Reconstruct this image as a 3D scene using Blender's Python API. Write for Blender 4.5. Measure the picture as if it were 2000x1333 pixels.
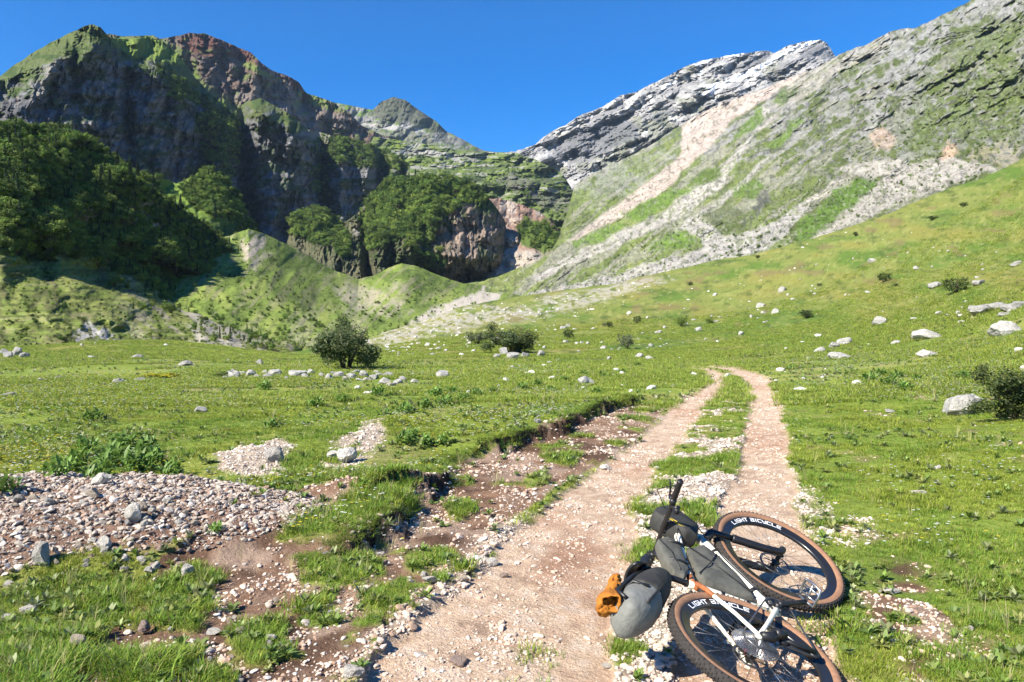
import bpy, bmesh, math, random
import numpy as np
from mathutils import Vector, Matrix
for _o in list(bpy.data.objects): bpy.data.objects.remove(_o)
SC = bpy.context.scene
random.seed(7); RNG = np.random.default_rng(11)
R = math.radians
# ------------------------------------------------------------------ camera, sky, sun, exposure
F_PX, CX, CY, HOR, EYE = 1455.0, 1000.0, 666.5, 640.0, 1.5      # measured on the 2000x1333 photograph
PITCH = math.atan((CY-HOR)/F_PX)
cam_d = bpy.data.cameras.new('camera'); cam = bpy.data.objects.new('camera', cam_d); SC.collection.objects.link(cam)
cam_d.sensor_width = 36; cam_d.lens = 36*F_PX/2000; cam_d.clip_start = .05; cam_d.clip_end = 20000
cam.location = (0, 0, EYE); cam.rotation_euler = (math.pi/2-PITCH, 0, 0); SC.camera = cam
SUN_EL = R(41); SUN_AZ = (-.80, -.60)                             # direction towards the sun, seen from above
W = bpy.data.worlds.new('World'); SC.world = W; W.use_nodes = True
nt = W.node_tree; bg = nt.nodes['Background']
sky = nt.nodes.new('ShaderNodeTexSky'); sky.sky_type = 'NISHITA'; sky.sun_disc = False
sky.sun_elevation = SUN_EL; sky.sun_rotation = math.atan2(SUN_AZ[0], SUN_AZ[1]) % (2*math.pi)
sky.altitude = 1800; sky.air_density = 1.0; sky.dust_density = 0.05; sky.ozone_density = 3.5
hs = nt.nodes.new('ShaderNodeHueSaturation'); hs.inputs['Hue'].default_value = .508; hs.inputs['Saturation'].default_value = 1.42; hs.inputs['Value'].default_value = 1.15
nt.links.new(sky.outputs[0], hs.inputs['Color']); nt.links.new(hs.outputs[0], bg.inputs[0]); bg.inputs[1].default_value = .085
sl = bpy.data.lights.new('sun', 'SUN'); sl.energy = 5; sl.angle = R(.5); sl.color = (1, .935, .80)
so = bpy.data.objects.new('sun', sl); SC.collection.objects.link(so)
sd = Vector((SUN_AZ[0]*math.cos(SUN_EL), SUN_AZ[1]*math.cos(SUN_EL), math.sin(SUN_EL)))
so.rotation_euler = sd.to_track_quat('Z', 'Y').to_euler()
SC.view_settings.view_transform = 'Standard'; SC.view_settings.look = 'None'; SC.view_settings.exposure = 1.12; SC.view_settings.gamma = 1
try:
    SC.cycles.max_bounces = 5; SC.cycles.diffuse_bounces = 2; SC.cycles.glossy_bounces = 2; SC.cycles.transmission_bounces = 3
    SC.cycles.use_adaptive_sampling = True; SC.cycles.adaptive_threshold = .02
except Exception: pass
# ------------------------------------------------------------------ numpy helpers
CP, SP = math.cos(PITCH), math.sin(PITCH)
def ray(px, py):
    a = (np.asarray(px, float)-CX)/F_PX; b = -(np.asarray(py, float)-CY)/F_PX
    y = CP+b*SP; z = -SP+b*CP
    return a/y, z/y                                               # x and z per metre of depth
def unproj(px, py, Y):
    rx, rz = ray(px, py); Y = np.asarray(Y, float)
    return np.stack([rx*Y, Y+0*rx, EYE+rz*Y], -1)
def hsh(a, b, c, s):
    h = (a*374761393+b*668265263+c*2147483647+s*974634777) & 0xffffffff
    h = ((h ^ (h >> 13))*1274126177) & 0xffffffff
    h = ((h ^ (h >> 16))*2246822519) & 0xffffffff
    return ((h ^ (h >> 15)) & 0xffff)/32767.5-1
def n2(x, y, s=0):
    xi = np.floor(x).astype(np.int64); yi = np.floor(y).astype(np.int64); u = x-xi; v = y-yi
    u = u*u*(3-2*u); v = v*v*(3-2*v)
    a = hsh(xi, yi, 0*xi, s); b = hsh(xi+1, yi, 0*xi, s); c = hsh(xi, yi+1, 0*xi, s); d = hsh(xi+1, yi+1, 0*xi, s)
    return (a*(1-u)+b*u)*(1-v)+(c*(1-u)+d*u)*v
def n3(x, y, z, s=0):
    zi = np.floor(z).astype(np.int64); w = z-zi; w = w*w*(3-2*w); o = 0
    xi = np.floor(x).astype(np.int64); yi = np.floor(y).astype(np.int64); u = x-xi; v = y-yi
    u = u*u*(3-2*u); v = v*v*(3-2*v)
    for k, ww in ((0, 1-w), (1, w)):
        a = hsh(xi, yi, zi+k, s); b = hsh(xi+1, yi, zi+k, s); c = hsh(xi, yi+1, zi+k, s); d = hsh(xi+1, yi+1, zi+k, s)
        o = o+ww*((a*(1-u)+b*u)*(1-v)+(c*(1-u)+d*u)*v)
    return o
def f2(x, y, oct=4, s=0, g=.5):
    o = 0; a = 1.; t = 0
    for k in range(oct): o = o+a*n2(x*2**k+17.3*k, y*2**k+5.1*k, s+k); t += a; a *= g
    return o/t
def f3(x, y, z, oct=4, s=0, g=.5):
    o = 0; a = 1.; t = 0
    for k in range(oct): o = o+a*n3(x*2**k+17.3*k, y*2**k+5.1*k, z*2**k+9.7*k, s+k); t += a; a *= g
    return o/t
def stp(t, k=.3):                                                 # flat steps joined by short sharp rises
    a = np.floor(t); return a+sst(t-a, 0, k)
def r2(x, y, oct=4, s=0, g=.5):                                   # ridged
    o = 0; a = 1.; t = 0
    for k in range(oct): o = o+a*(1-2*np.abs(n2(x*2**k+17.3*k, y*2**k+5.1*k, s+k))); t += a; a *= g
    return o/t
def sst(x, a, b):
    t = np.clip((x-a)/(b-a), 0, 1); return t*t*(3-2*t)
def sdist(px, py, poly, closed=True):
    P = np.array(poly, float); n = len(P); d = np.full(px.shape, 1e9); ins = np.zeros(px.shape, bool); side = np.zeros(px.shape)
    for i in range(n if closed else n-1):
        a = P[i]; b = P[(i+1) % n]; e = b-a
        t = np.clip(((px-a[0])*e[0]+(py-a[1])*e[1])/(e@e+1e-12), 0, 1)
        q = np.hypot(px-a[0]-t*e[0], py-a[1]-t*e[1])
        if closed:
            c = ((a[1] > py) != (b[1] > py)) & (px < e[0]*(py-a[1])/(e[1] if abs(e[1]) > 1e-9 else 1e-9)+a[0]); ins ^= c
        else:
            m = q < d; side = np.where(m, np.sign(e[0]*(py-a[1])-e[1]*(px-a[0])), side)
        d = np.minimum(d, q)
    return np.where(ins, -d, d) if closed else (d, side)
def pm(px, py, poly, soft=6):                                     # 1 inside, 0 outside
    P = np.array(poly, float); out = np.zeros(px.shape)
    m = (px > P[:, 0].min()-soft) & (px < P[:, 0].max()+soft) & (py > P[:, 1].min()-soft) & (py < P[:, 1].max()+soft)
    if m.any(): out[m] = 1-sst(sdist(px[m], py[m], poly), -soft*.5, soft*.5)
    return out
def mixc(c, rgb, m):
    m = np.clip(m, 0, 1)[..., None]; return c*(1-m)+np.array(rgb)*m
# ------------------------------------------------------------------ object helpers
def tag(o, label=None, cat=None, group=None, kind=None):
    for k, v in (('label', label), ('category', cat), ('group', group), ('kind', kind)):
        if v: o[k] = v
    return o
def link(o, parent=None):
    SC.collection.objects.link(o)
    if parent: o.parent = parent
    return o
def mesh_np(name, V, F, mats, col=None, smooth=False, midx=None):
    V = np.ascontiguousarray(V, np.float32).reshape(-1, 3); me = bpy.data.meshes.new(name)
    if isinstance(F, np.ndarray): Fs = [F]
    else: Fs = F
    tot = sum(f.size for f in Fs); nf = sum(len(f) for f in Fs)
    me.vertices.add(len(V)); me.vertices.foreach_set('co', V.ravel())
    me.loops.add(tot); me.polygons.add(nf)
    me.loops.foreach_set('vertex_index', np.concatenate([f.ravel() for f in Fs]).astype(np.int32))
    ls = np.concatenate([np.full(len(f), f.shape[1]) for f in Fs]); st = np.concatenate([[0], np.cumsum(ls)[:-1]])
    me.polygons.foreach_set('loop_start', st.astype(np.int32))
    if midx is not None: me.polygons.foreach_set('material_index', midx.astype(np.int32))
    me.polygons.foreach_set('use_smooth', np.full(nf, smooth))
    for m in (mats if isinstance(mats, (list, tuple)) else [mats]): me.materials.append(m)
    if col is not None:
        c = np.ones((len(V), 4), np.float32); c[:, :3] = np.asarray(col).reshape(-1, 3)
        at = me.color_attributes.new('Col', 'FLOAT_COLOR', 'POINT'); at.data.foreach_set('color', c.ravel())
    me.update(calc_edges=True); me.validate()
    return me
def obj_np(name, V, F, mats, parent=None, do_link=True, **k):
    o = bpy.data.objects.new(name, mesh_np(name, V, F, mats, **k))
    return link(o, parent) if do_link else o
def empty(name, loc=(0, 0, 0), rz=0):
    o = bpy.data.objects.new(name, None); o.empty_display_size = .1; link(o); o.location = loc; o.rotation_euler = (0, 0, rz); return o
def grid_faces(nv, nu):
    i = np.arange(nv*nu).reshape(nv, nu)
    return np.stack([i[:-1, :-1], i[:-1, 1:], i[1:, 1:], i[1:, :-1]], -1).reshape(-1, 4)
# ------------------------------------------------------------------ materials
def mat(name, rgb=None, rough=.9, attr=False, nscale=0, namp=.25, bump=0, bscale=30, bdist=.02, metal=0, trans=0, spec=.3, detail=6, inst=0, nscale2=0):
    m = bpy.data.materials.new(name); m.use_nodes = True; t = m.node_tree; b = t.nodes['Principled BSDF']; L = t.links.new
    b.inputs['Roughness'].default_value = rough; b.inputs['Metallic'].default_value = metal; b.inputs['Specular IOR Level'].default_value = spec
    if attr: a = t.nodes.new('ShaderNodeAttribute'); a.attribute_name = 'Col'; out = a.outputs['Color']
    else: a = t.nodes.new('ShaderNodeRGB'); a.outputs[0].default_value = (*rgb, 1); out = a.outputs[0]
    tc = t.nodes.new('ShaderNodeTexCoord')
    def mul(out, fac, lo, hi):
        mr = t.nodes.new('ShaderNodeMapRange'); mr.inputs['From Min'].default_value = .28; mr.inputs['From Max'].default_value = .72
        mr.inputs['To Min'].default_value = lo; mr.inputs['To Max'].default_value = hi; L(fac, mr.inputs['Value'])
        v = t.nodes.new('ShaderNodeVectorMath'); v.operation = 'SCALE'; L(out, v.inputs[0]); L(mr.outputs[0], v.inputs['Scale']); return v.outputs[0]
    for s_ in (nscale, nscale2):
        if s_:
            n = t.nodes.new('ShaderNodeTexNoise'); n.inputs['Scale'].default_value = s_; n.inputs['Detail'].default_value = detail; n.inputs['Roughness'].default_value = .65
            L(tc.outputs['Object'], n.inputs['Vector']); out = mul(out, n.outputs['Fac'], 1-namp, 1+namp)
    if inst:
        oi = t.nodes.new('ShaderNodeObjectInfo'); mr = t.nodes.new('ShaderNodeMapRange'); mr.inputs['To Min'].default_value = 1-inst; mr.inputs['To Max'].default_value = 1+inst
        L(oi.outputs['Random'], mr.inputs['Value']); v = t.nodes.new('ShaderNodeVectorMath'); v.operation = 'SCALE'; L(out, v.inputs[0]); L(mr.outputs[0], v.inputs['Scale']); out = v.outputs[0]
    L(out, b.inputs['Base Color'])
    if bump:
        n = t.nodes.new('ShaderNodeTexNoise'); n.inputs['Scale'].default_value = bscale; n.inputs['Detail'].default_value = 8; n.inputs['Roughness'].default_value = .65
        L(tc.outputs['Object'], n.inputs['Vector']); bp = t.nodes.new('ShaderNodeBump'); bp.inputs['Strength'].default_value = bump; bp.inputs['Distance'].default_value = bdist
        L(n.outputs['Fac'], bp.inputs['Height']); L(bp.outputs[0], b.inputs['Normal'])
    if trans:
        tr = t.nodes.new('ShaderNodeBsdfTranslucent'); L(out, tr.inputs['Color']); mx = t.nodes.new('ShaderNodeMixShader'); mx.inputs[0].default_value = trans
        o = t.nodes['Material Output']; L(b.outputs[0], mx.inputs[1]); L(tr.outputs[0], mx.inputs[2]); L(mx.outputs[0], o.inputs['Surface'])
    return m
M = dict(
 near=mat('meadow_ground', attr=True, nscale=9, nscale2=70, namp=.22, bump=.8, bscale=45, bdist=.03, spec=.1),
 mount=mat('mountain_surface', attr=True, nscale=.09, nscale2=.5, namp=.2, bump=.9, bscale=.12, bdist=6, spec=.1, detail=9),
 valley=mat('valley_surface', attr=True, nscale=.3, nscale2=1.6, namp=.25, bump=.8, bscale=.5, bdist=1.2, spec=.1, detail=9),
 grass=mat('grass_blade', attr=True, rough=.55, trans=.35, inst=.25, spec=.25),
 leaf=mat('leaf', attr=True, rough=.5, trans=.3, inst=.15, spec=.3),
 tree=mat('tree_leaf', attr=True, rough=.7, trans=.06, inst=.42, spec=.15),
 bark=mat('bark', (.09, .07, .05), nscale=8, bump=.5),
 rock=mat('limestone', attr=True, rough=.92, nscale=5, nscale2=22, namp=.16, bump=.9, bscale=9, bdist=.05, spec=.2),
 pebble=mat('pebble', attr=True, rough=.9, inst=.22, nscale=30, namp=.12, spec=.2),
 petal=mat('petal', attr=True, rough=.6, trans=.3),
)
# ------------------------------------------------------------------ near ground: height table (rows: depth in metres, columns: bearings)
GC = np.array([-600, 0, 300, 600, 900, 1200, 1400, 1600, 1800, 2000, 2400, 3000.])
GY = np.array([1, 8, 12, 18, 27, 38, 50, 65, 90, 130, 180, 260, 340.])
GT = {  # pixel rows at which the ground at that depth is seen; None = level ground
 -600: [0, 0, 0, 757, 722, 705, 694, 685, 698, 700, 700, 700, 700], 0: [0, 0, 0, 757, 722, 704, 692, 680, 690, 695, 695, 695, 695],
 300: [0, 0, 0, 758, 718, 694, 677, 667, 680, 690, 690, 690, 690], 600: [0, 0, 0, 760, 722, 708, 700, 696, 700, 690, 690, 690, 690],
 900: [0, 0, 0, 761, 723, 704, 690, 674, 655, 636, 620, 606, 600], 1200: [0, 0, 822, 763, 725, 706, 686, 662, 635, 602, 578, 558, 560],
 1400: [0, 0, 822, 760, 721, 701, 680, 655, 618, 572, 536, 512, 530], 1600: [0, 0, 817, 750, 712, 680, 650, 615, 560, 495, 466, 480, 500],
 1800: [0, 905, 805, 733, 690, 645, 600, 548, 465, 398, 405, 440, 470], 2000: [0, 885, 785, 705, 640, 575, 515, 445, 345, 318, 350, 400, 440],
 2400: [0, 830, 700, 610, 520, 430, 360, 290, 200, 150, 200, 260, 300], 3000: [0, 780, 640, 520, 420, 330, 260, 200, 100, 60, 100, 160, 200]}
GZ = np.zeros((len(GY), len(GC)))
for j, c in enumerate(GC):
    for i, y in enumerate(GY):
        p = GT[int(c)][i]; GZ[i, j] = 0 if p == 0 else EYE-(p-HOR)/F_PX*y
def crom(G, fi, fj):
    def w4(t): return np.stack([-.5*t+t*t-.5*t**3, 1-2.5*t*t+1.5*t**3, .5*t+2*t*t-1.5*t**3, -.5*t*t+.5*t**3])
    i0 = np.clip(np.floor(fi).astype(int), 0, G.shape[0]-2); j0 = np.clip(np.floor(fj).astype(int), 0, G.shape[1]-2)
    wi = w4(np.clip(fi-i0, 0, 1)); wj = w4(np.clip(fj-j0, 0, 1)); o = 0
    for a in range(4):
        for b in range(4):
            o = o+wi[a]*wj[b]*G[np.clip(i0+a-1, 0, G.shape[0]-1), np.clip(j0+b-1, 0, G.shape[1]-1)]
    return o
# outlines of the surfaces, traced on level ground and turned into places on the ground
BANK = [(1262, 782), (1245, 787), (1200, 797), (1150, 815), (1110, 828), (1095, 848), (1050, 855), (990, 876), (940, 890), (880, 905), (868, 935), (850, 955), (815, 965)]
BANK2 = [(800, 968), (802, 1000), (770, 1030), (735, 1055), (690, 1085), (640, 1100), (600, 1098)]
RUT1 = [(560, 1500), (720, 1290), (850, 1185), (960, 1080), (1050, 1000), (1120, 935), (1200, 885), (1265, 840), (1303, 800), (1347, 770), (1390, 747), (1390, 734), (1364, 723), (1335, 715), (1355, 711), (1398, 719), (1417, 735), (1418, 756), (1392, 785), (1354, 820), (1338, 855), (1305, 890), (1275, 930), (1245, 980), (1235, 1040), (1235, 1100), (1210, 1200), (1170, 1500)]
RUT2 = [(1330, 1500), (1340, 1200), (1390, 1050), (1425, 960), (1448, 880), (1455, 820), (1460, 780), (1462, 752), (1440, 735), (1405, 722), (1372, 715), (1385, 710), (1430, 715), (1475, 727), (1502, 745), (1520, 780), (1532, 830), (1547, 880), (1555, 940), (1565, 980), (1590, 1040), (1630, 1120), (1660, 1200), (1690, 1500)]
MIDG = [(1170, 1500), (1200, 1200), (1230, 1050), (1280, 935), (1330, 905), (1440, 890), (1450, 960), (1420, 1000), (1400, 1060), (1350, 1200), (1340, 1500)]
FRIN = [(560, 1500), (640, 1333), (780, 1200), (890, 1100), (1000, 1010), (1080, 1000), (960, 1090), (880, 1180), (760, 1290), (700, 1500)]
DIRT = [(1245, 787), (1302, 797), (1262, 842), (1200, 888), (1110, 940), (1010, 1010), (940, 1090), (860, 1190), (730, 1290), (600, 1500), (-300, 1500), (-200, 1240), (0, 1235), (130, 1250), (230, 1190), (290, 1170), (310, 1100), (420, 1070), (425, 1012), (520, 1002), (618, 974), (697, 957), (806, 948), (850, 955), (868, 935), (880, 905), (1000, 872), (1110, 830), (1200, 797)]
GRAV = [(425, 905), (470, 880), (560, 872), (580, 890), (545, 910), (560, 945), (500, 955), (430, 940)]
GRAV2 = [(640, 890), (700, 870), (720, 850), (760, 850), (750, 880), (700, 905), (650, 935), (600, 945)]
RPATCH = [(1680, 1100), (1790, 1085), (1860, 1140), (1900, 1210), (1870, 1280), (1750, 1260), (1690, 1190)]
GRAV3 = [(1545, 930), (1580, 950), (1640, 980), (1645, 1040), (1610, 1060), (1580, 1020)]
RPATCH2 = [(1640, 1010), (1700, 1000), (1730, 1040), (1680, 1070), (1640, 1050)]
RPATCH3 = [(1760, 1270), (1900, 1250), (2000, 1240), (2000, 1400), (1790, 1400)]
TURF = [[(-200, 1200), (0, 1160), (40, 1140), (120, 1110), (220, 1108), (275, 1118), (262, 1180), (215, 1232), (150, 1290), (60, 1250), (-200, 1260)],
 [(-200, 1270), (60, 1262), (140, 1255), (118, 1333), (60, 1500), (-300, 1500)], [(300, 1180), (325, 1120), (400, 1090), (445, 1115), (430, 1180), (380, 1228), (315, 1215)],
 [(550, 1050), (600, 1030), (653, 1012), (719, 984), (789, 972), (802, 1000), (762, 1036), (719, 1052), (631, 1080), (560, 1080)], [(590, 1108), (700, 1080), (750, 1098), (745, 1138), (640, 1163), (588, 1142)],
 [(570, 1180), (660, 1160), (650, 1195), (580, 1205)], [(720, 1160), (780, 1140), (830, 1150), (810, 1190), (740, 1210), (700, 1195)], [(1020, 1250), (1080, 1235), (1100, 1275), (1040, 1290)],
 [(380, 1305), (450, 1315), (470, 1360), (340, 1360)], [(760, 1080), (800, 1065), (790, 1085)], [(1030, 930), (1070, 925), (1065, 950), (1040, 952)], [(1060, 890), (1130, 885), (1120, 905), (1070, 907)],
 [(1190, 1075), (1260, 1060), (1265, 1110), (1210, 1115)], [(1290, 900), (1440, 880), (1450, 905), (1370, 925), (1300, 930)], [(1345, 985), (1390, 985), (1415, 1010), (1370, 1015)],
 [(200, 1290), (290, 1270), (300, 1340), (200, 1350)], [(860, 990), (900, 985), (905, 1015), (865, 1015)], [(1560, 1180), (1640, 1160), (1700, 1230), (1640, 1260), (1590, 1220)], [(980, 1310), (1080, 1300), (1090, 1360), (980, 1360)],
 [(450, 1225), (560, 1215), (590, 1290), (480, 1300)], [(690, 1225), (740, 1215), (740, 1240), (700, 1245)]]
def flatpx(x, y):
    ys = np.maximum(y, 1.6); return CX+F_PX*x/ys, HOR+F_PX*EYE/ys
def toflat(poly): return [((p-CX)/F_PX*(F_PX*EYE/(q-HOR)), F_PX*EYE/(q-HOR)) for p, q in poly]
BW, BW2 = toflat(BANK[::-1]), toflat(BANK2[::-1])
def masks(x, y):
    """what the ground is made of at a place: rut, white gravel, brown dirt, pile, grass (0..1 each)"""
    px, py = flatpx(x, y); s = np.clip((py-640)/330, .03, 2.2)
    wx = f2(x*1.1, y*1.1, 4, 31)*34*s+f2(x*7, y*7, 2, 35)*12*s; wy = f2(x*1.1, y*1.1, 4, 41)*16*s+f2(x*7, y*7, 2, 45)*6*s
    qx, qy = px+wx, py+wy
    near = (y < 40)
    P = lambda poly, soft=14: pm(qx, qy, poly, soft)*near
    rsoft = np.ones_like(x)
    rx_, ry_ = px+wx*.75, py+wy*.4
    rut = np.maximum(pm(rx_, ry_, RUT1, 14), pm(rx_, ry_, RUT2, 12))*near
    edge = np.maximum(pm(qx, qy, RUT1, 70), pm(qx, qy, RUT2, 70))*near*sst(y, 30, 14)
    en = f2(x*1.9, y*1.9, 4, 36)+.6*f2(x*6, y*6, 2, 37)
    grav = np.maximum.reduce([P(MIDG), P(FRIN, 30), P(GRAV), P(GRAV2), P(GRAV3, 30)*.9, P(RPATCH2)*.5])
    brown = np.maximum.reduce([pm(px+wx*.25, py+wy*.25, DIRT, 6)*near, P(RPATCH, 70)*sst(en, -.25, .1), P(RPATCH2, 40)*sst(en, -.2, .1), P(RPATCH3, 60)*.9*sst(en, -.1, .2)])
    midw = P([(1290, 870), (1345, 830), (1390, 795), (1425, 745), (1455, 745), (1456, 830), (1445, 900), (1290, 905)], 10)
    grav = np.maximum.reduce([grav, sst(edge*1.1+en*.55, .50, .72), midw*sst(en+.5*np.clip((py-800)/120, 0, 1), .28, .46)])
    r = np.hypot((x+3.75)/2.45, (y-5.55)/1.22)+f2(x*1.2, y*1.2, 4, 51)*.3
    pile = 1-sst(r, .84, .98)
    turf = np.zeros_like(x)
    for T in TURF: turf = np.maximum(turf, P(T, 12))
    # scattered tufts in the dirt and in the middle of the track
    tuftn = sst(f2(x*2.1, y*2.1, 4, 61), .30, .44)
    mid = P([(1290, 870), (1345, 830), (1390, 795), (1425, 760), (1455, 760), (1452, 830), (1440, 890), (1380, 905)], 10)
    bare = np.maximum.reduce([rut, grav, brown])
    turf = np.maximum(turf, tuftn*np.clip(brown-rut, 0, 1)*.9)
    turf = np.maximum(turf, sst(f2(x*2.6, y*2.6, 4, 63), .24, .4)*np.clip(grav-rut, 0, 1))
    bare = bare*(1-turf*(1-rut*.85))
    hole = sst(f2(x*1.3, y*1.3, 4, 71), .34, .46)*.7*(y < 30)*(px > 1560)
    grass = 1-np.clip(np.maximum.reduce([bare, pile, hole]), 0, 1)
    return dict(rut=rut, grav=grav*(1-turf), brown=np.maximum(brown, hole), pile=pile*(1-turf*.0), grass=grass, turf=turf, px=px, py=py, mid=mid)
def gz(x, y, m=None, fine=True):
    x = np.asarray(x, float); y = np.asarray(y, float)
    ys = np.maximum(y, 2.5); px = np.clip(CX+F_PX*x/ys, GC[0], GC[-1]); yy = np.clip(y, 1, 340)
    fi = np.interp(np.log(yy), np.log(GY), np.arange(len(GY))); fj = np.interp(px, GC, np.arange(len(GC)))
    z = crom(GZ, fi, fj)*sst(y, 2, 9)
    far = sst(y, 25, 60)
    z = z+f2(x*.35, y*.35, 3, 3)*.05*(1-far)+(f2(x*.06, y*.06, 4, 4)*.9+r2(x*.02+y*.05, y*.16, 3, 5)*.35)*far*sst(y, 40, 110)*np.clip(y/90, 0, 1.2)
    if m is None: m = masks(x, y)
    dk = y < 30
    w = f2(x*1.6, y*1.6, 5, 81)*.34
    for B, hb, fall in ((BW, .15, 2.2), (BW2, .13, .7)):
        d, sd_ = sdist(x+w, y+w, B, False)
        left = np.where(sd_ > 0, d, -d)                           # left of the bank is the standing turf
        e = np.minimum(np.hypot(x-B[0][0], y-B[0][1]), np.hypot(x-B[-1][0], y-B[-1][1]))
        if B is BW: ends = sst(-(x*0)+np.minimum(y-5.9, 15.6-y), -.1, .7)
        else: ends = sst(np.minimum(y-4.75, 6.9-y), -.1, .4)
        h = hb*sst(left+f2(x*6, y*6, 3, 83)*.12, -.10, .05)*np.exp(-np.maximum(left, 0)/fall)-.06*np.exp(-np.maximum(-left, 0)/.5)*(left < 0)
        if B is BW: h = h*np.interp(y, [5.8, 7.0, 7.6, 8.6, 9.2, 15.5], [.75, .7, .35, .35, 1.05, 1.0])*(1+.5*f2(x*.9, y*.9, 3, 91))
        z = z+np.where(dk, h*ends, 0)
    r = np.hypot((x+3.75)/2.45, (y-5.55)/1.22)
    z = z+.33*np.clip(1-r*r, 0, 1)**.9*(1+.25*f2(x*1.5, y*1.5, 3, 14))
    for cx_, cy_, rr, hh in ((-2.9, 8.3, .7, .12), (-1.75, 9.3, .7, .1), (-1.8, 10.3, .5, .14)):
        z = z+hh*np.exp(-((x-cx_)**2+(y-cy_)**2)/(rr*rr))
    z = z-.035*m['rut']+.02*m['turf']*np.clip(m['brown'], 0, 1)*(1-m['rut'])
    if fine:
        bare = np.clip(1-m['grass'], 0, 1)
        z = z+bare*(f2(x*9, y*9, 4, 6)*.022*(1-.6*m['rut'])+f2(x*2.5, y*2.5, 3, 7)*.03*(1-m['rut']))*dk+f2(x*3, y*3, 3, 8)*.02*m['grass']*dk
    return z
def ground_hit(px, py):
    """the first place where the line of sight through a point of the photograph meets the ground"""
    Y = np.geomspace(2.4, 330, 700); P = unproj(np.full(700, px), np.full(700, py), Y)
    z = gz(P[:, 0], P[:, 1], fine=False); i = np.argmax(P[:, 2] < z)
    if P[i, 2] >= z[i]: return None
    i = max(i, 1); a = (P[i-1, 2]-z[i-1]); b = (z[i]-P[i, 2]); t = a/(a+b+1e-9)
    return P[i-1]*(1-t)+P[i]*t
def GREEN(x, y, big=1.):
    n = f2(x*.9, y*.9, 4, 101); m = f2(x*.12, y*.12, 3, 103)
    g = np.zeros(x.shape+(3,))+np.array((.20, .26, .045))
    g = mixc(g, (.28, .29, .07), sst(n+m*.6, .05, .45)*.8); g = mixc(g, (.13, .19, .035), sst(-n+m*.3, .05, .5)*.7)
    return g
def build_ground():
    ty = np.concatenate([np.linspace(-3, .9, 8), np.geomspace(1, 2.6, 14)[:-1], np.geomspace(2.6, 340, 640)])
    tt = np.linspace(-1.35, 1.35, 1180)
    T, Yv = np.meshgrid(tt, ty); X = T*(np.abs(Yv)*.86+1.9); Yv = Yv+0*X
    m = masks(X, Yv); Z = gz(X, Yv, m)
    px = CX+F_PX*X/np.maximum(Yv, 1); py = HOR-(Z-EYE)*F_PX/np.maximum(Yv, 1)
    n = f2(X*1.7, Yv*1.7, 4, 111); nf = f2(X*12, Yv*12, 3, 113)
    c = GREEN(X, Yv)*.9
    # hillside: olive and straw patches in bands, scattered grey scree near the middle of the valley
    c = mixc(c, (.27, .22, .11), sst(f2(X*.8, Yv*.8, 4, 115)+.4*f2(X*5, Yv*5, 2, 116), .22, .5)*.55)
    far = sst(Yv, 22, 45); band = f2(px*.012+py*.004, py*.05, 5, 121); fine = f2(px*.05, py*.16, 4, 123)
    hc = np.zeros(c.shape)+np.array((.155, .18, .045)); hc = mixc(hc, (.19, .18, .045), sst(band, .0, .45)*.8); hc = mixc(hc, (.075, .135, .022), sst(-band, .05, .45)*.85)
    hc = mixc(hc, (.05, .075, .02), sst(fine, .15, .5)*.65); hc = mixc(hc, (.26, .26, .09), sst(f2(px*.11, py*.3, 3, 128), .2, .5)*.5); hc = mixc(hc, (.05, .07, .02), sst(f2(px*.3, py*.5, 2, 129), .35, .6)*.6); hc = mixc(hc, (.16, .12, .06), sst(f2(px*.02, py*.06, 4, 125), .3, .5)*.6)
    c = mixc(c, (0, 0, 0), far)+hc*far[..., None]
    rub = np.maximum(pm(px+fine*25, py+band*10, [(760, 640), (840, 610), (900, 590), (1010, 600), (1120, 570), (1260, 548), (1330, 540), (1230, 575), (1120, 605), (1030, 625), (960, 635), (900, 650), (800, 668), (720, 690), (700, 670)], 14)*far, 0)
    c = mixc(c, (.33, .305, .26), rub*sst(f2(px*.15, py*.4, 4, 127)+band*.5, -.15, .25)*.8)
    # bare ground
    br = np.zeros(c.shape)+np.array((.19, .115, .075)); br = mixc(br, (.30, .215, .16), sst(nf, .1, .45)*.45); br = mixc(br, (.085, .05, .033), sst(n, -.1, .35)*.9); br = mixc(br, (.33, .24, .18), sst(f2(X*2.3, Yv*2.3, 3, 131), .1, .4)*.7)
    gv = np.zeros(c.shape)+np.array((.34, .28, .22)); gv = mixc(gv, (.25, .18, .13), sst(nf, .0, .4)*.6)
    pk = np.zeros(c.shape)+np.array((.47, .345, .245)); pk = mixc(pk, (.40, .25, .165), sst(f2(X*.9, Yv*.6, 3, 133), -.05, .35)*.8); pk = mixc(pk, (.56, .46, .38), sst(nf, .1, .5)*.5); pk = mixc(pk, (.27, .17, .12), sst(-nf+n*.4, .15, .5)*.5)
    pl = np.zeros(c.shape)+np.array((.17, .11, .08)); pl = mixc(pl, (.20, .115, .08), sst(n, 0, .4)*.8)
    def put(c, col, mk): mk = np.clip(mk, 0, 1)[..., None]; return c*(1-mk)+col*mk
    ng = 1-m['grass']
    c = put(c, br, m['brown']*ng*(Yv < 40)); c = put(c, gv, m['grav']*ng); c = put(c, pl, m['pile']); c = put(c, pk, m['rut'])
    c = mixc(c, (.30, .17, .11), pm(m['px']+n*20, m['py']+nf*6, [(1090, 1050), (1160, 1035), (1180, 1070), (1120, 1110), (1060, 1130), (1050, 1100)], 40)*.75)
    # steep turf edge shows dark soil
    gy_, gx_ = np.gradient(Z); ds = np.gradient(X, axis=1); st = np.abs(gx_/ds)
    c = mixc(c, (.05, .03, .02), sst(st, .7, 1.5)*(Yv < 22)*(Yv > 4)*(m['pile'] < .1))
    V = np.stack([X, Yv, Z], -1)
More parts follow.
